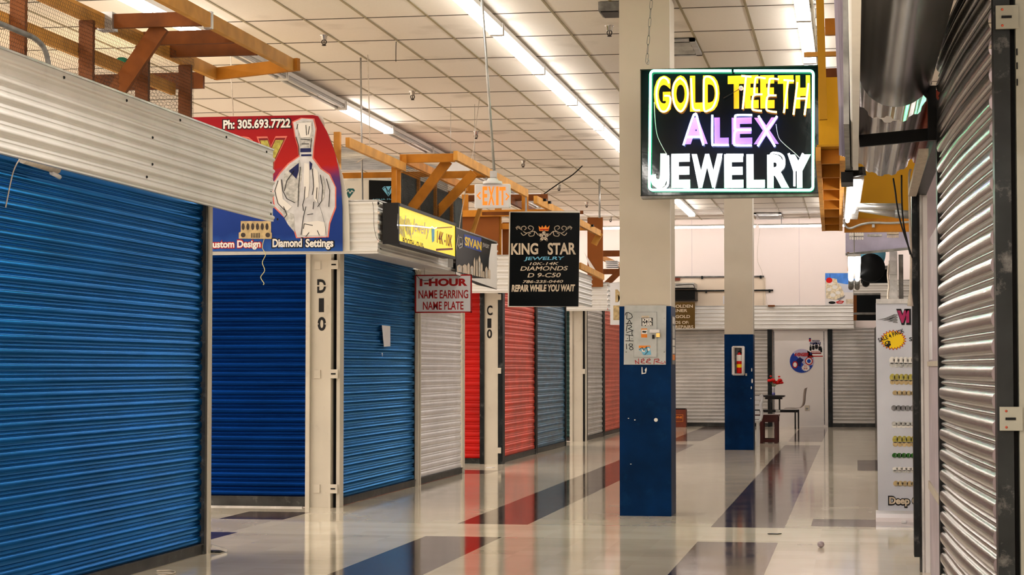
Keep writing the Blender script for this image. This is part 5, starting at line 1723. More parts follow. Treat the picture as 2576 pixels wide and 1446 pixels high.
a.rect('bl', 2035, 850, 2040, 853, 1)
a.rect('rd', 2035, 853, 2040, 859, 1)
a.text('bl', 'TAROLEADA', 2042, 855, 2062, 859.5, 1, 0.05, 0.2)
a.text('bl', 'FAMILIAR', 2037, 860, 2065, 866.5, 1, 0.05, 0.2)
for x, y, s_ in ((2039, 872, 0.8), (2046, 870, 1.0), (2054, 868, 1.15), (2062, 872, 1.0), (2066, 876, 0.7)):
    a.ellipse('bk', x, y - 4 * s_, 1.8 * s_, 2.2 * s_, 1, 8)
    a.poly('bk', [(x - 3 * s_, y - 1), (x + 3 * s_, y - 1), (x + 3.5 * s_, y + 7), (x + 2, y + 10), (x - 2, y + 10), (x - 3.5 * s_, y + 7)], 1)
a.text('rd', 'BANDA BLANCA', 2040, 883, 2064, 886, 2, 0.04)
a.rect('mr', 2042, 887, 2066, 890, 1)
a.ellipse('bl', 2040, 889, 3, 3, 2, 10)
a.rect('rd', 2036, 894.5, 2070, 897, 1)
a.build(t, {'bl': ('lettering', 'print_navy'), 'rd': ('lettering', 'print_red'), 'bk': ('picture', 'print_black'), 'mr': ('footer_band', 'maroon')})
MB().slab([aty(x, y, WY - 0.016) for x, y in ((1819, 744), (1835, 744), (1835, 765), (1819, 765))], (0, -1, 0), 0.005).one('white_notice', M['paper'], 'white notice on the far wall mostly hidden by the far column', 'paper')
c = aty(2030, 1026, py)
t = thing('wall_outlet', 'beige power outlet low on the white far panel behind the chair', 'outlet', c)
MB().box(c.x - 0.05, c.x + 0.05, py - 0.012, py, c.z - 0.05, c.z + 0.06).build('plate', M['cream'], t)
MB().box(c.x - 0.03, c.x + 0.03, py - 0.014, py - 0.012, c.z - 0.03, c.z + 0.005).build('socket', M['print_grey'], t)

# furniture near the far wall
TY_ = 43.9
t = thing('dining_booth_table', 'black table with bench beam standing before the white far panel', 'table', (-1.75, TY_, 0))
s_ = lambda x, y, Y=TY_: aty(x, y, Y)
ztop = s_(1945, 994).z
MB().box(s_(1880, 994).x, s_(1974, 994).x, TY_ - 0.35, TY_ + 0.35, ztop - 0.035, ztop).build('tabletop', M['black_wood'], t)
MB().box(s_(1926, 994).x, s_(1968, 994).x, TY_ - 0.25, TY_ + 0.25, ztop - 0.085, ztop - 0.035).build('apron', M['black_wood'], t)
zb0, zb1 = s_(1945, 1037).z, s_(1945, 1030).z
for x in (1936, 1961):
    MB().box(s_(x - 2, 994).x, s_(x + 2, 994).x, TY_ - 0.03, TY_ + 0.03, zb1, ztop - 0.085).build('pedestal', M['black_wood'], t)
MB().box(s_(1880, 994).x, s_(2007, 994).x, TY_ - 0.06, TY_ + 0.06, zb0, zb1).build('beam', M['black_wood'], t)
for x in (1885, 2001, 2008):
    MB().box(s_(x - 2, 994).x, s_(x + 1.6, 994).x, TY_ - 0.2 if x != 2008 else TY_ + 0.14, TY_ - 0.14 if x != 2008 else TY_ + 0.2, 0, zb1).build('leg', M['black_wood'], t)
MB().box(s_(1946, 0).x, s_(1957, 0).x, TY_ - 0.07, TY_ - 0.062, zb0 + 0.01, zb1 - 0.005).build('tag_plate', M['galv'], t)
sh_ = MB()
prof = [(1972, 1027.5), (1985, 1027), (2000, 1027.5), (2010, 1026), (2017, 1020), (2020, 1010), (2021, 995), (2023, 980), (2026, 976)]
pa = smooth_path([s_(x, y) for x, y in prof], 4)
vs_, fs_ = [], []
for p in pa:
    for yy in (-0.21, 0.21):
        vs_.append((p.x, TY_ + yy, p.z))
        vs_.append((p.x + 0.05, TY_ + yy, p.z + 0.012))
for i in range(len(pa) - 1):
    a_, b2 = 4 * i, 4 * i + 4
    fs_ += [(a_, a_ + 2, b2 + 2, b2), (a_ + 1, b2 + 1, b2 + 3, a_ + 3), (a_, b2, b2 + 1, a_ + 1), (a_ + 2, a_ + 3, b2 + 3, b2 + 2)]
sh_.add(vs_, fs_, True)
sh_.build('seat_shell', M['chair_grey'], t, 'grey bent seat and backrest on the beam')
# vase
vy = TY_ - 0.1
c = aty(1946, 993, vy)
t = thing('flower_vase', 'glass vase of red artificial roses on the black table', 'vase', (c.x, vy, ztop))
MB().lathe([(0.0, 0.0), (0.032, 0.0), (0.03, 0.05), (0.028, 0.14), (0.034, 0.19), (0.030, 0.19), (0.0, 0.01)], (c.x, vy, ztop), 'Z', 14).build('vase_glass', M['vase'], t)
MB().lathe([(0.0, 0.004), (0.034, 0.004), (0.0325, 0.06), (0.0, 0.06)], (c.x, vy, ztop + 0.001), 'Z', 14).build('glass_beads', M['glass_blue'], t)
rnd = random.Random(5)
for i, (x, y, r_) in enumerate(((1936, 957, 0.05), (1944, 956, 0.055), (1950, 961, 0.05), (1956, 962, 0.055), (1962, 956, 0.05), (1966, 962, 0.042), (1939, 946, 0.026), (1960, 947, 0.026))):
    q = aty(x, y, vy)
    fl_ = MB()
    fl_.sphere(q, r_, r_, r_ * 0.75, 10)
    for k in range(5):
        an = R(72 * k + 20 * i)
        fl_.sphere(q + Vector((math.cos(an) * r_ * 0.6, math.sin(an) * r_ * 0.6, -r_ * 0.15)), r_ * 0.55, r_ * 0.55, r_ * 0.5, 8)
    fl_.build('rose', M['bright_red'], t)
    MB().tube(smooth_path([(c.x, vy, ztop + 0.1), (c.x + (q.x - c.x) * 0.3, vy, ztop + 0.22), (q.x, vy, q.z - r_ * 0.6)], 4), 0.004, 5).build('stem', M['stem'], t)
for i in range(6):
    an = rnd.uniform(0, 6.28)
    q = Vector((c.x + 0.05 * math.cos(an) + 0.04, vy + 0.05 * math.sin(an), ztop + 0.26 + rnd.uniform(0, 0.05)))
    lf = MB()
    d = Vector((math.cos(an), math.sin(an), 0.2)) * 0.045
    s2 = Vector((-math.sin(an), math.cos(an), 0)) * 0.02
    lf.add([q - d, q + s2, q + d, q - s2, q + Vector((0, 0, 0.008))], [(0, 1, 4), (1, 2, 4), (2, 3, 4), (3, 0, 4)])
    lf.build('leaf', M['leaf'], t)
# bench
t = thing('low_bench', 'dark red wooden low bench beside the far column', 'bench', (-1.55, 35.5, 0))
x0, x1, y0, y1 = -1.95, -1.325, 35.3, 35.95
zt = 0.505
MB().box(x0, x1, y0, y1, zt - 0.035, zt).build('top', M['maroon_wood'], t)
MB().box(x0 + 0.01, x1 - 0.01, y0 + 0.01, y0 + 0.04, zt - 0.13, zt - 0.035).build('apron', M['maroon_wood'], t)
MB().box(x0 + 0.01, x1 - 0.01, y1 - 0.04, y1 - 0.01, zt - 0.13, zt - 0.035).build('apron', M['maroon_wood'], t)
for xx in (x0 + 0.30, x1 - 0.075):
    for yy in (y0, y1 - 0.055):
        MB().box(xx, xx + 0.06, yy, yy + 0.055, 0, zt - 0.035).build('leg', M['maroon_wood'], t)
for yy in (y0 + 0.01, y1 - 0.05):
    MB().box(x0 + 0.30, x1 - 0.02, yy, yy + 0.04, 0.02, 0.075).build('stretcher', M['maroon_wood'], t)
# white folded chair behind the column
t = thing('white_chair', 'white plastic chair peeking out behind the far column', 'chair', (-1.66, 34.3, 0))
ch = MB()
x0, x1 = -1.95, -1.56
for k in range(5):
    ch.box(x0, x1 - 0.02 - 0.03 * (k % 2), 34.3, 34.33, 0.45 + 0.085 * k, 0.51 + 0.085 * k)
ch.tube(smooth_path([(x1 - 0.04, 34.315, 0.42), (x1 - 0.01, 34.315, 0.55), (x1 - 0.03, 34.315, 0.68), (x1 - 0.0, 34.315, 0.80), (x1 - 0.03, 34.315, 0.87)], 5), 0.026, 8)
ch.build('backrest', M['white_plastic'], t)
MB().box(x0, x1 - 0.03, 33.95, 34.3, 0.41, 0.44).build('seat', M['white_plastic'], t)
for xx in (x0 + 0.02, x1 - 0.09):
    for yy in (33.97, 34.26):
        MB().box(xx, xx + 0.04, yy, yy + 0.04, 0, 0.41).build('leg', M['white_plastic'], t)
# carton
t = thing('wine_carton', 'brown carton printed VINE on the floor by the far grey shutter', 'carton', (-4.0, 44.6, 0))
p1 = aty(1725, 1030, 44.6)
MB().box(-4.35, p1.x, 44.6, 44.95, 0, p1.z).build('box_body', M['carton'], t)
MB().box(-4.33, p1.x - 0.01, 44.62, 44.93, p1.z, p1.z + 0.02).build('lid', M['black'], t)
a = Art('Y', 44.6)
a.text('t', 'VINE', 1698, 1047, 1716, 1052, 1, 0.01)
a.line('t', [(1690, 1043), (1718, 1043), (1718, 1060), (1690, 1060)], 0.006, 1)
a.build(t, {'t': ('lettering', 'print_orange')})

# ================================================================== RIGHT ROW
# near silver shutter, gently bowed
ctrl = [(0.512, 7.48), (0.490, 7.9), (0.468, 8.35), (0.449, 8.8), (0.434, 9.3), (0.420, 9.9)]
pth = []
sp_ = smooth_path([(x, y, 0) for x, y in ctrl], 3)
for p in sp_:
    pth.append((p.x, p.y, -1, -0.05))
t = shutter('silver roller shutter under the smooth dark drum hood', ctrl[0], ctrl[-1], (-1, 0), 'silver', 0.10, 2.9, guides=False, path=pth[::-1], amp=1.6)
MB().box(0.405, 0.455, 9.92, 10.06, 0, 2.62).one('jamb_channel', M['black'], 'black jamb channel at the far end of the near silver shutter', 'jamb')
t = thing('corner_post', 'grey beige corner post with hasps beside the silver shutter', 'post', (0.6, 7.4, 0))
MB().box(0.582, 0.80, 7.35, 7.55, 0, 2.95).build('post_body', M['post_grey'], t)
MB().box(0.504, 0.562, 7.36, 7.46, 0, 2.95).build('guide_channel', M['dark_steel'], t)
MB().box(0.562, 0.582, 7.42, 7.55, 0, 2.95).build('guide_slot', M['black'], t)
for zz in (2.555, 1.105, 0.12):
    MB().box(0.512, 0.592, 7.342, 7.356, zz, zz + 0.085).build('hasp', M['post_grey'], t)
    MB().box(0.532, 0.568, 7.339, 7.342, zz + 0.038, zz + 0.047).build('hasp_slot', M['black'], t)
    for k in (0.012, 0.07):
        MB().lathe([(0.0, -0.003), (0.004, -0.002), (0.005, 0.0)], (0.535, 7.342, zz + k), 'Y', 8).build('screw', M['rust'], t)
for zz in (2.36, 2.42, 2.47):
    MB().box(0.583, 0.588, 7.345, 7.35, zz - 0.012, zz + 0.012).build('slot_hole', M['black'], t)

# shutter hoods and coils overhead
t = thing('shutter_hood', 'smooth dark metal drum hood above the silver shutter', 'shutter hood', (0.21, 9, 2.62))
hd = MB()
prof = []
for k in range(25):
    an = R(180 + 180 * k / 24)
    prof.append((0.212 + 0.182 * math.cos(an), 2.80 + 0.182 * math.sin(an)))
prof = [(0.03, 2.98)] + prof + [(0.394, 2.98)]
vs_, fs_ = [], []
for yy in (6.6, 8.3, 9.95):
    for x, z in prof:
        vs_.append((x, yy, z))
n_ = len(prof)
for j in range(2):
    for i in range(n_ - 1):
        fs_.append((j * n_ + i, j * n_ + i + 1, (j + 1) * n_ + i + 1, (j + 1) * n_ + i))
hd.add(vs_, fs_, True)
hd.build('hood_shell', M['hood'], t)
MB().slab([(x, 9.95, z) for x, z in prof], (0, -1, 0), 0.01).build('end_plate', M['dark_steel'], t)
br = MB().box(0.365, 0.405, 9.96, 10.02, 2.45, 2.72)
br.tube(smooth_path([(0.33, 9.99, 2.72), (0.385, 9.99, 2.66), (0.41, 9.99, 2.60), (0.43, 9.99, 2.45)], 5), 0.02, 8)
br.build('bracket', M['black'], t)
MB().bar((0.03, 10.08, 2.465), (0.41, 10.08, 2.495), 0.03, 0.06).one('cross_brace', M['black'], 'black steel cross bar under the ribbed rolled-up shutter', 'brace')

t = thing('rolled_shutter', 'ribbed rolled-up shutter coil behind the black cross bar', 'rolled shutter', (0.19, 11.7, 2.57))
cl = MB()
vs_, fs_ = [], []
nn = 84
for yy in (10.25, 11.7, 13.1):
    for k in range(nn):
        an = 2 * math.pi * k / nn
        r_ = 0.185 + (0.012 if k % 6 < 3 else 0.0)
        vs_.append((0.20 + r_ * math.cos(an), yy, 2.77 + r_ * math.sin(an)))
for j in range(2):
    for k in range(nn):
        fs_.append((j * nn + k, j * nn + (k + 1) % nn, (j + 1) * nn + (k + 1) % nn, (j + 1) * nn + k))
cl.add(vs_, fs_, True)
cl.build('coil', M['silver'], t)
MB().tube([(0.42, 10.3, 2.70), (0.42, 13.2, 2.70)], 0.045, 8).build('side_roll', M['rust'], t)
# header and jambs of the open booth
MB().box(0.40, 0.47, 10.1, 13.45, 2.46, 2.56).one('door_header', M['dark_steel'], 'grey header rail above the open booth with the lilac panel', 'header')
MB().bar((0.36, 10.5, 2.45), (0.37, 12.9, 2.44), 0.05, 0.035).one('header_bracket', M['cord'], 'pale bracket strip fixed under the open booth header', 'bracket')
t = thing('jamb_post', 'dark metal jamb post overlapping the roll-up banner edge', 'jamb', (0.41, 13.4, 0))
MB().box(0.375, 0.412, 13.25, 13.42, 0.10, 2.5).build('outer_channel', M['dark_steel'], t)
MB().box(0.412, 0.44, 13.28, 13.42, 0.0, 2.5).build('inner_channel', M['bar'], t)
MB().box(0.425, 0.44, 13.24, 13.28, 0.0, 2.5).build('edge_strip', M['galv'], t)
MB().box(0.44, 0.475, 13.25, 13.45, 0.0, 2.46).one('white_door_edge', M['white'], 'white door edge standing inside the dark jamb post', 'door')
t = thing('leaning_board', 'pale lilac panel standing inside the open booth', 'panel', (0.5, 12.3, 0))
MB().box(0.475, 0.50, 11.4, 13.2, 0.0, 2.15).build('panel_sheet', M['lilac_panel'], t)
MB().box(0.465, 0.475, 11.4, 13.2, 0.55, 0.60).box(0.465, 0.475, 11.4, 13.2, 1.34, 1.37).build('batten', M['cord'], t)
MB().box(0.470, 0.475, 12.6, 13.0, 1.38, 1.62).build('paper_sheet', M['paper'], t)
MB().box(0.5, 2.5, 10.0, 10.03, 0, 2.9).box(0.5, 2.5, 14.2, 14.23, 0, 2.9).box(2.5, 2.53, 10.0, 14.2, 0, 2.9).one('booth_partition', M['lilac_panel'], 'plain inner walls of the open booth behind the lilac panel', 'partition')

# near fascia seen edge-on
fascia('white corrugated fascia seen edge-on beside the drum hood', [((0.005, 11.55), (0.005, 5.2), (-1, 0))], 2.47, 3.05, 0.088)
MB().box(-0.045, 0.03, 11.56, 11.62, 2.47, 3.4).box(-0.043, -0.017, 9.4, 11.555, 2.47, 3.4).box(-0.017, 0.03, 9.4, 11.555, 3.06, 3.4).one('fascia_flashing', M['dull_galv'], 'dull grey upright metal flashing between plastic sheet and drum hood', 'flashing')
MB().box(-0.07, -0.0, 11.6, 11.9, 2.40, 2.46).one('fascia_end_bracket', M['black'], 'small black bracket below the grey flashing', 'bracket')
t = thing('twin_tube_light', 'lit twin-tube light hung before the amber plywood', 'light fitting', (0.0, 16.5, 2.6))
MB().bar((0.015, 14.3, 2.685), (-0.025, 18.2, 2.685), 0.12, 0.03).build('reflector', M['galv'], t)
MB().tube([(0.0, 14.5, 2.65), (-0.055, 18.1, 2.65)], 0.019, 8).build('tube', M['tube'], t)
MB().tube([(0.035, 14.4, 2.65), (-0.005, 17.0, 2.65)], 0.019, 8).build('tube', M['tube'], t)
MB().bar((-0.075, 14.3, 2.70), (0.075, 14.22, 2.72), 0.05, 0.06).build('end_cap', M['dark_steel'], t)

# ladder-like timber soffit
t = thing('timber_soffit', 'orange stepped timber soffit beside the lower neon sign corner', 'timber frame', (-0.2, 17, 2.65))
za, zb_ = 2.74, 2.735
for xa, xb in ((-0.222, -0.305), (-0.068, -0.13)):
    MB().bar((xa, 12.9, 2.705), (xb, 20.6, 2.775), 0.034, 0.09).build('rail', M['pale_wood'], t)
for k in range(8):
    yy = 13.1 + 1.06 * k
    f_ = (yy - 12.9) / 7.7
    MB().box(-0.222 - 0.083 * f_, -0.068 - 0.062 * f_, yy, yy + 0.04, 2.66 + 0.07 * f_, 2.75 + 0.07 * f_).build('joist', M['wood'], t)
MB().add([(-0.23, 12.9, 2.752), (-0.06, 12.9, 2.752), (-0.12, 20.6, 2.822), (-0.315, 20.6, 2.822), (-0.23, 12.9, 2.764), (-0.06, 12.9, 2.764), (-0.12, 20.6, 2.834), (-0.315, 20.6, 2.834)],
         [(0, 3, 2, 1), (4, 5, 6, 7), (0, 1, 5, 4), (1, 2, 6, 5), (2, 3, 7, 6), (3, 0, 4, 7)]).build('deck', M['yellow_ply'], t)
t = thing('yellow_board', 'tall yellow board with post beside the neon sign', 'board', (-0.16, 13.2, 2.8))
MB().box(-0.225, -0.07, 13.25, 13.27, 2.77, 3.25).build('board', M['bright_yellow_ply'], t)
MB().bar((-0.21, 13.1, 3.85), (-0.19, 13.1, 2.95), 0.05, 0.05, (0, 1, 0)).build('post', M['yellow_ply'], t)
MB().box(-0.32, -0.05, 13.3, 13.34, 3.40, 3.43).build('rail', M['pale_wood'], t)
MB().box(-0.18, -0.06, 13.35, 13.40, 3.55, 3.66).build('rail', M['wood'], t)
MB().box(-0.18, -0.06, 13.38, 13.42, 3.22, 3.33).build('rail', M['brown_wood'], t)
fl = MB()
vs_, fs_ = [], []
for j, zz in enumerate((2.62, 2.9, 3.2, 3.6, 4.0)):
    for k in range(9):
        vs_.append((-0.085 + 0.012 * (k % 2) + 0.006 * k - (0.012 * max(0, j - 1)) * (1 - k / 8), 12.2 + 0.02 * k, zz))
for j in range(4):
    for k in range(8):
        fs_.append((j * 9 + k, j * 9 + k + 1, (j + 1) * 9 + k + 1, (j + 1) * 9 + k))
fl.add(vs_, fs_)
fl.one('plastic_film', M['film'], 'shiny pleated plastic sheet hanging beside the yellow board', 'plastic sheet')

# amber loft end wall with pipes
t = thing('plywood_loft', 'amber plywood loft end with pipes and flexible conduit', 'plywood panel', (0.2, 18.6, 2.58))
MB().box(-0.085, 0.62, 18.55, 18.58, 2.66, 3.25).build('end_board', M['yellow_ply'], t)
MB().box(-0.085, 0.62, 18.50, 18.55, 2.575, 2.70).build('bottom_rail', M['wood'], t)
MB().tube(smooth_path([aty(x, y, 18.4) for x, y in ((2124, 552), (2127, 568), (2140, 574), (2165, 565), (2195, 560), (2240, 561), (2290, 558))], 5), 0.011, 8).build('flexible_conduit', M['galv'], t)
c = aty(2197, 566, 18.44)
MB().box(c.x - 0.012, c.x + 0.012, 18.44, 18.5, c.z - 0.02, c.z + 0.01).build('conduit_clip', M['galv'], t)
MB().tube([aty(2158, 519, 16.2), aty(2268, 520, 16.2)], 0.028, 10).one('horizontal_pipe', M['galv'], 'upper grey pipe crossing under the amber loft', 'pipe')
t = thing('tapered_pipe', 'lower tapering grey pipe with a clamp under the amber loft', 'pipe', aty(2220, 535, 16.0))
MB().tube([aty(2160, 530, 16.0), aty(2252, 538, 16.0)], [0.008, 0.03], 10).build('taper', M['galv'], t)
MB().tube([aty(2252, 538, 16.0), aty(2292, 540, 16.0)], 0.034, 10).build('sleeve', M['dull_galv'], t)
for pts, lab in ((((2247, 448), (2252, 480), (2256, 512)), 'black cable hanging below the middle of the ribbed coil'),
                 (((2268, 440), (2268, 480), (2269, 515)), 'black cable hanging below the ribbed coil beside the white pull cord'),
                 (((2256, 512), (2262, 545), (2275, 590), (2296, 650)), 'black cable slanting down past the lilac panel sign'),
                 (((2269, 515), (2271, 545), (2276, 580), (2290, 640)), 'second black cable beside the slanting one')):
    MB().tube(smooth_path([aty(x, y, 12.95) for x, y in pts], 5), 0.0055, 6).one('black_cable', M['cable'], lab, 'cable')
t = thing('pull_rope', 'white pull cord with a tassel hanging by the dark jamb post', 'cord', (0.33, 13.0, 1.8))
MB().tube(smooth_path([aty(x, y, 13.0) for x, y in ((2291, 425), (2287, 450), (2289, 560), (2292, 640), (2290, 742))], 6), 0.0075, 6).build('rope', M['cord'], t)
MB().lathe([(0.006, 0.03), (0.012, 0.02), (0.016, -0.02), (0.02, -0.05), (0.0, -0.052)], aty(2290, 750, 13.0), 'Z', 8).build('tassel', M['cord'], t)

# further booth: lilac sign, light, dark coil
LY = 26.0
t = thing('panel_sign', 'lilac sign panel picturing jewelled teeth below the amber plywood', 'sign', aty(2205, 635, LY))
MB().slab([aty(x, y, LY) for x, y in ((2127, 636), (2127, 560), (2300, 560), (2300, 622))], (0, -1, 0), 0.03).build('panel', M['print_lilac'], t)


def teeth(a, kg, kd, x, y, w, h, n, lay=1, low=True):
    for i in range(n):
        cx_ = x + w * (i + 0.5) / n
        arch = 1 - 0.25 * abs(i - (n - 1) / 2) / (n / 2)
        a.ellipse((kg, x), cx_, y + h * 0.3, w / n * 0.52, h * 0.32 * arch, lay, 12)
        if low:
            a.ellipse((kd, x), cx_, y + h * 0.78, w / n * 0.42, h * 0.22 * arch, lay, 10)
    a.rect((kg, x), x, y + h * 0.46, x + w, y + h * 0.58, lay)


a = Art('Y', LY)
teeth(a, 'w', 'w', 2136, 584, 37, 20, 6)
teeth(a, 's', 's', 2181, 588, 38, 13, 6, low=False)
teeth(a, 'g', 'g', 2231, 580, 30, 19, 6)
a.build(t, {'w': ('teeth_picture', 'print_white'), 's': ('teeth_picture', 'print_silver'), 'g': ('teeth_picture', 'print_pale_gold')})
MB().bar(aty(2127, 640, LY - 0.02), aty(2300, 624, LY - 0.02), 0.05, 0.03).build('bottom_frame', M['dull_galv'], t)
MB().box(aty(2127, 0, LY).x, aty(2132, 0, LY).x, LY, LY + 0.05, aty(2130, 682, LY).z, aty(2130, 634, LY).z).build('side_strip', M['wood'], t)
t = thing('hanging_light', 'bright twin-tube light hung end-on below the lilac sign panel', 'light fitting', (0.0, 26, 2.5))
a0, a1 = aty(2140, 654, 24.5), aty(2142, 700, 27.0)
MB().bar(aty(2149, 642, 24.4), aty(2149, 698, 26.9), 0.155, 0.03).build('reflector', M['galv'], t)
MB().tube([aty(2139, 652, 24.4), aty(2140, 702, 27.0)], 0.03, 8).build('tube', M['tube'], t)
MB().tube([aty(2159, 652, 24.4), aty(2157, 700, 27.0)], 0.03, 8).build('tube', M['tube'], t)
for x in (2141, 2157):
    MB().tube([aty(x, 702, 27.02), aty(x - 0.5, 724, 27.3)], 0.035, 8).build('socket', M['dull_galv'], t)
for yy_ in (24.9, 26.5):
    q_ = aty(2149, 642, yy_)
    MB().tube([(q_.x, yy_, 2.72), (q_.x, yy_, CEIL - 0.008)], 0.006, 6).build('hanger_rod', M['galv'], t)
t = thing('dark_shutter_coil', 'dark shutter coil under a hood tinted with painted blue light below the lilac sign', 'rolled shutter', (0.2, 27.5, 2.4))
MB().lathe([(0.0, 0), (0.20, 0), (0.205, 0.3), (0.205, 3.0)], (0.22, 27.05, aty(2200, 638, 27.2).z), 'Y', 24).build('hood', M['print_cyan'], t)  # cyan colour stands in for the blue light falling on the hood
MB().lathe([(0.0, 0), (0.19, 0), (0.19, 0.2)], (0.22, 26.86, aty(2200, 676, 27.2).z), 'Y', 24).build('coil', M['black'], t)
p0, p1 = aty(2166, 712, 28.2), aty(2236, 672, 28.2)
MB().box(p0.x, p1.x, 28.2, 28.24, p0.z, p1.z).build('front_plate', M['black_gloss'], t)
p0, p1 = aty(2166, 677, 28.1), aty(2236, 668, 28.1)
MB().box(p0.x, p1.x, 28.1, 28.2, p0.z, p1.z).build('cross_rail', M['galv'], t)
c = aty(2178, 712, 28.15)
MB().lathe([(0.05, -0.06), (0.055, 0.06), (0.0, 0.06), (0.0, -0.06), (0.05, -0.06)], (c.x, 28.15, c.z), 'Y', 16).build('drive_wheel', M['charcoal'], t)
t = thing('steel_upright', 'steel upright with pale conduit beside the dark coil', 'upright', (0.6, 27, 1.2))
p0, p1 = aty(2239, 800, 26.8), aty(2257, 632, 26.8)
MB().box(p0.x, p1.x, 26.8, 26.9, 0, p1.z).build('rail', M['galv'], t)
p0, p1 = aty(2262, 800, 26.9), aty(2272, 640, 26.9)
MB().box(p0.x, p1.x, 26.9, 27.0, 0, p1.z).build('rail', M['dull_galv'], t)
p0, p1 = aty(2236, 690, 26.7), aty(2256, 655, 26.7)
MB().box(p0.x, p1.x, 26.7, 26.78, p0.z, p1.z).build('junction_box', M['galv'], t)
MB().tube(smooth_path([aty(x, y, 26.65) for x, y in ((2236, 665), (2233, 690), (2236, 720), (2233, 745), (2238, 770))], 5), 0.012, 6).build('flexible_conduit', M['cord'], t)
# lower signs of far right row
fascia('white corrugated fascia piece behind the two dark signs', [((0.95, 33.0), (0.0, 33.0), (0, -1)), ((0.0, 33.2), (0.0, 45.0), (-1, 0))], 2.22, 2.76, 0.088)
for ya, yb, Y_, lab in ((737, 786, 31.0, 'upper blank dark sign above the roll-up banner top'), (786, 806, 30.5, 'lower blank dark sign touching the roll-up banner top')):
    p0, p1 = aty(2147, yb, Y_), aty(2215, ya, Y_)
    s2 = thing('dark_sign', lab, 'sign', (p0.x, Y_, p0.z), 'dark signs by the roll-up banner')
    MB().box(p0.x + 0.03, p1.x, Y_, Y_ + 0.04, p0.z, p1.z - 0.02).build('panel', M['black_gloss'], s2)
    MB().box(p0.x, p1.x, Y_ - 0.01, Y_ + 0.05, p1.z - 0.03, p1.z).build('top_frame', M['dull_galv'], s2)
    MB().box(p0.x, p0.x + 0.05, Y_ - 0.01, Y_ + 0.05, p0.z, p1.z - 0.03).build('side_frame', M['brown_wood'], s2)
MB().box(0.44, 0.50, 36.8, 45.2, 0, 2.19).one('side_partition', M['dark_steel'], 'dark booth side wall beside the narrow far grey shutter', 'partition')
MB().box(0.40, 0.44, 36.6, 36.8, 0, 2.2).one('dark_edge_post', M['black'], 'dark post at the roll-up banner edge by the narrow grey shutter', 'post')
MB().box(0.52, 3, 27.3, 27.36, 0, 2.2).one('cross_partition', M['dull_galv'], 'dull grey cross wall behind the steel upright', 'partition')
MB().box(0.42, 0.50, 27.3, 36.55, 0, 2.19).one('side_partition', M['dull_galv'], 'grey booth side wall hidden behind the roll-up banner', 'partition')

# ------------------------------------------------------------------ roll-up banner
RY_ = 17.6
t = thing('rollup_banner', 'tall pale roll-up banner with grill pictures and SALE 4 PACK burst', 'roll-up banner', (0.6, RY_, 0))
p0, p1 = aty(2209, 1286, RY_), aty(2203, 762, RY_)
xr = p0.x + 0.85
MB().slab([(p0.x, RY_, p0.z), (xr, RY_, p0.z), (xr, RY_, p1.z), (p1.x, RY_, p1.z)], (0, -1, 0), 0.003).build('sheet', M['banner_pale'], t)
z_ = aty(2200, 752, RY_).z
MB().box(aty(2198, 0, RY_).x, xr, RY_ - 0.012, RY_ + 0.014, p1.z - 0.006, z_).build('top_rail', M['galv'], t)
cs = MB()
zt = aty(2207, 1284, RY_).z
cs.add([(x, y, z) for x in (p0.x - 0.02, xr) for (y, z) in ((RY_ - 0.06, 0.0), (RY_ - 0.06, 0.035), (RY_ - 0.045, 0.07), (RY_ - 0.012, zt + 0.002), (RY_ + 0.06, zt), (RY_ + 0.06, 0.0))],
       [(0, 1, 7, 6), (1, 2, 8, 7), (2, 3, 9, 8), (3, 4, 10, 9), (4, 5, 11, 10), (5, 0, 6, 11), (0, 5, 4, 3, 2, 1), (6, 7, 8, 9, 10, 11)])
cs.build('base_case', M['satin'], t)
c = aty(2273, 1307, RY_ - 0.1)
MB().box(c.x - 0.02, c.x + 0.02, RY_ - 0.16, RY_ + 0.1, 0.0, 0.012).build('foot', M['white_plastic'], t)
MB().tube([(p0.x + 0.5, RY_ + 0.025, zt), (p0.x + 0.5, RY_ + 0.025, z_ - 0.02)], 0.01, 6).build('support_pole', M['galv'], t)
a = Art('Y', RY_)
a.text('mk', 'VI', 2257, 779, 2289, 815, 2, 0.13, grow=2.5)
a.text('mg', 'VI', 2257, 781, 2287, 812, 3, 0.08)
for k in range(4):
    a.poly('wg', [(2206 + 13 * k, 804 + 2.4 * k), (2226 + 8 * k, 800 + 2.6 * k), (2250 + 2 * k, 790 + 6 * k), (2258, 790 + 6.5 * k), (2258, 794 + 6.2 * k), (2240 + 4 * k, 803 + 3 * k)], 1)
bst = []
for i in range(44):
    an = R(360 * i / 44 - 90)
    r_ = 1.0 if i % 2 == 0 else 0.80
    bst.append((2247 + 34 * r_ * math.cos(an), 855 + 26 * r_ * math.sin(an)))
a.poly('rd', bst, 1)
a.poly('ye', [(2247 + 0.90 * (x - 2247), 855 + 0.90 * (y - 855)) for x, y in bst], 2)
a.text('bk', 'SALE 4 PACK', 2207, 838, 2276, 849, 3, 0.02, rot=22)
a.text('bk', '$', 2226, 857, 2241, 873, 3, 0.06, rot=8)
a.text('bk', 'S', 2287, 848, 2295, 858, 3, 0.02)
rows_ = ((2238, 897, 26, 'w', 's', True), (2239, 940, 26, 'g', 'gd', True), (2246, 982, 17, 'gd', 'g', False), (2243, 1019, 20, 'bs', 'bs', False), (2244, 1060, 15, 's', 'w', True),
         (2246, 1096, 26, 'g', 'gd', True), (2245, 1139, 18, 'og', 'og', False), (2246, 1174, 14, 'w', 's', True), (2248, 1209, 20, 'gd', 'gd', False))
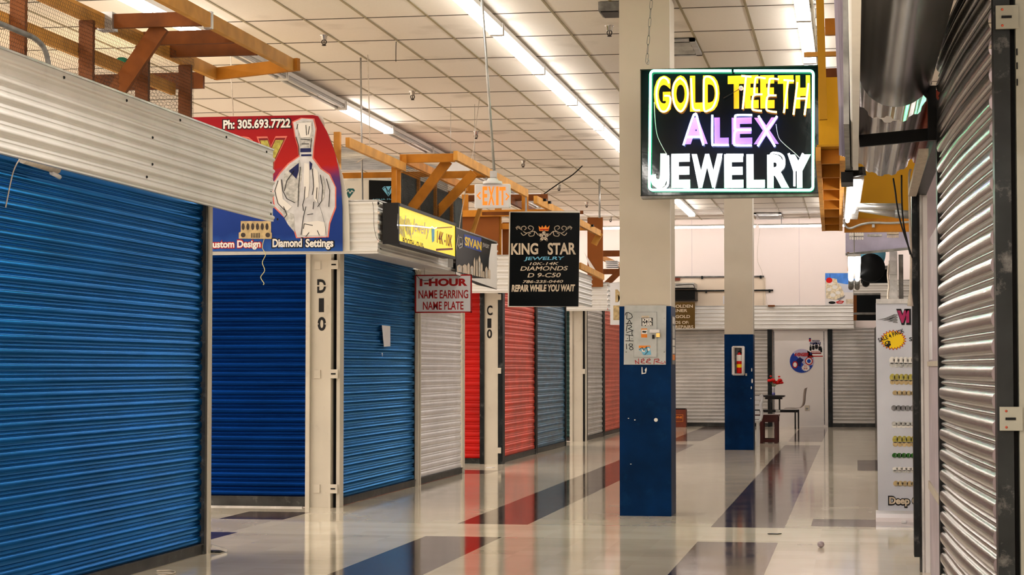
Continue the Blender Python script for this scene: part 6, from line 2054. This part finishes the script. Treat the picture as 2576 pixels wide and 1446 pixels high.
for x, y, h, k1, k2, lw in rows_:
    for i in range(7):
        cx_ = x + 6 + 11.5 * i
        a.ellipse((k1, y), cx_, y + h * 0.35 + 0.2 * i, 7.2, h * 0.36, 2, 12)
        a.ellipse(('bk2', y), cx_ + 3, y + h * 0.30 + 0.2 * i, 0.9, h * 0.2, 3, 8)
        if lw:
            a.ellipse((k2, y, 2), cx_, y + h * 0.80 + 0.2 * i, 6.4, h * 0.25, 2, 10)
    a.poly(('bk2', y), [(x + 2, y + h * 0.58), (x + 80, y + h * 0.62), (x + 80, y + h * 0.66), (x + 2, y + h * 0.63)], 3)
a.text('bk', 'Deep C', 2236, 1249, 2312, 1275, 2, 0.12, grow=2)
a.text('pg', 'Deep C', 2237, 1250, 2311, 1273, 3, 0.04)
a.build(t, {'mk': ('letter_outline', 'charcoal'), 'mg': ('lettering', 'magenta'), 'wg': ('wing_emblem', 'print_grey'), 'rd': ('burst_edge', 'print_red'), 'ye': ('burst', 'print_yellow'), 'bk': ('lettering', 'print_black'),
            'w': ('grill_picture', 'print_white'), 's': ('grill_picture', 'print_silver'), 'g': ('grill_picture', 'olive_gold'), 'gd': ('grill_picture', 'print_gold'), 'bs': ('grill_picture', 'print_grey'), 'og': ('grill_picture', 'leaf'),
            'bk2': ('grill_shading', 'print_grey'), 'pg': ('lettering', 'print_pale_gold')})

# ------------------------------------------------------------------ things on the floor
c = atz(2065, 1377, 0)
MB().sphere((c.x, c.y, 0.024), 0.026, 0.026, 0.024, 18).one('rubber_ball', M['ball'], 'small dusty grey ball lying on the floor', 'ball')
for x, y, lab in ((1233, 1176, 'white paper scrap on the floor before the red shutter'), (1947, 1343, 'dark thin scrap on the floor near the grey ball'), (1656, 1297, 'white scrap at the foot of the near column')):
    c = atz(x, y, 0)
    MB().slab([(c.x - 0.05, c.y - 0.02, 0.006), (c.x + 0.03, c.y - 0.03, 0.006), (c.x + 0.06, c.y + 0.02, 0.006), (c.x - 0.02, c.y + 0.03, 0.006)], (0, 0, 1), 0.005).one(
        'floor_scrap', M['charcoal'] if y == 1343 else M['paper'], lab, 'litter')
MB().tube(smooth_path([(-4.40, 12.2, 0.006), (-4.34, 12.35, 0.006), (-4.42, 12.5, 0.006), (-4.5, 12.45, 0.006)], 5), 0.005, 6).one('cord_end', M['cord'], 'pale cord loop on the floor by the largest blue shutter', 'cord')
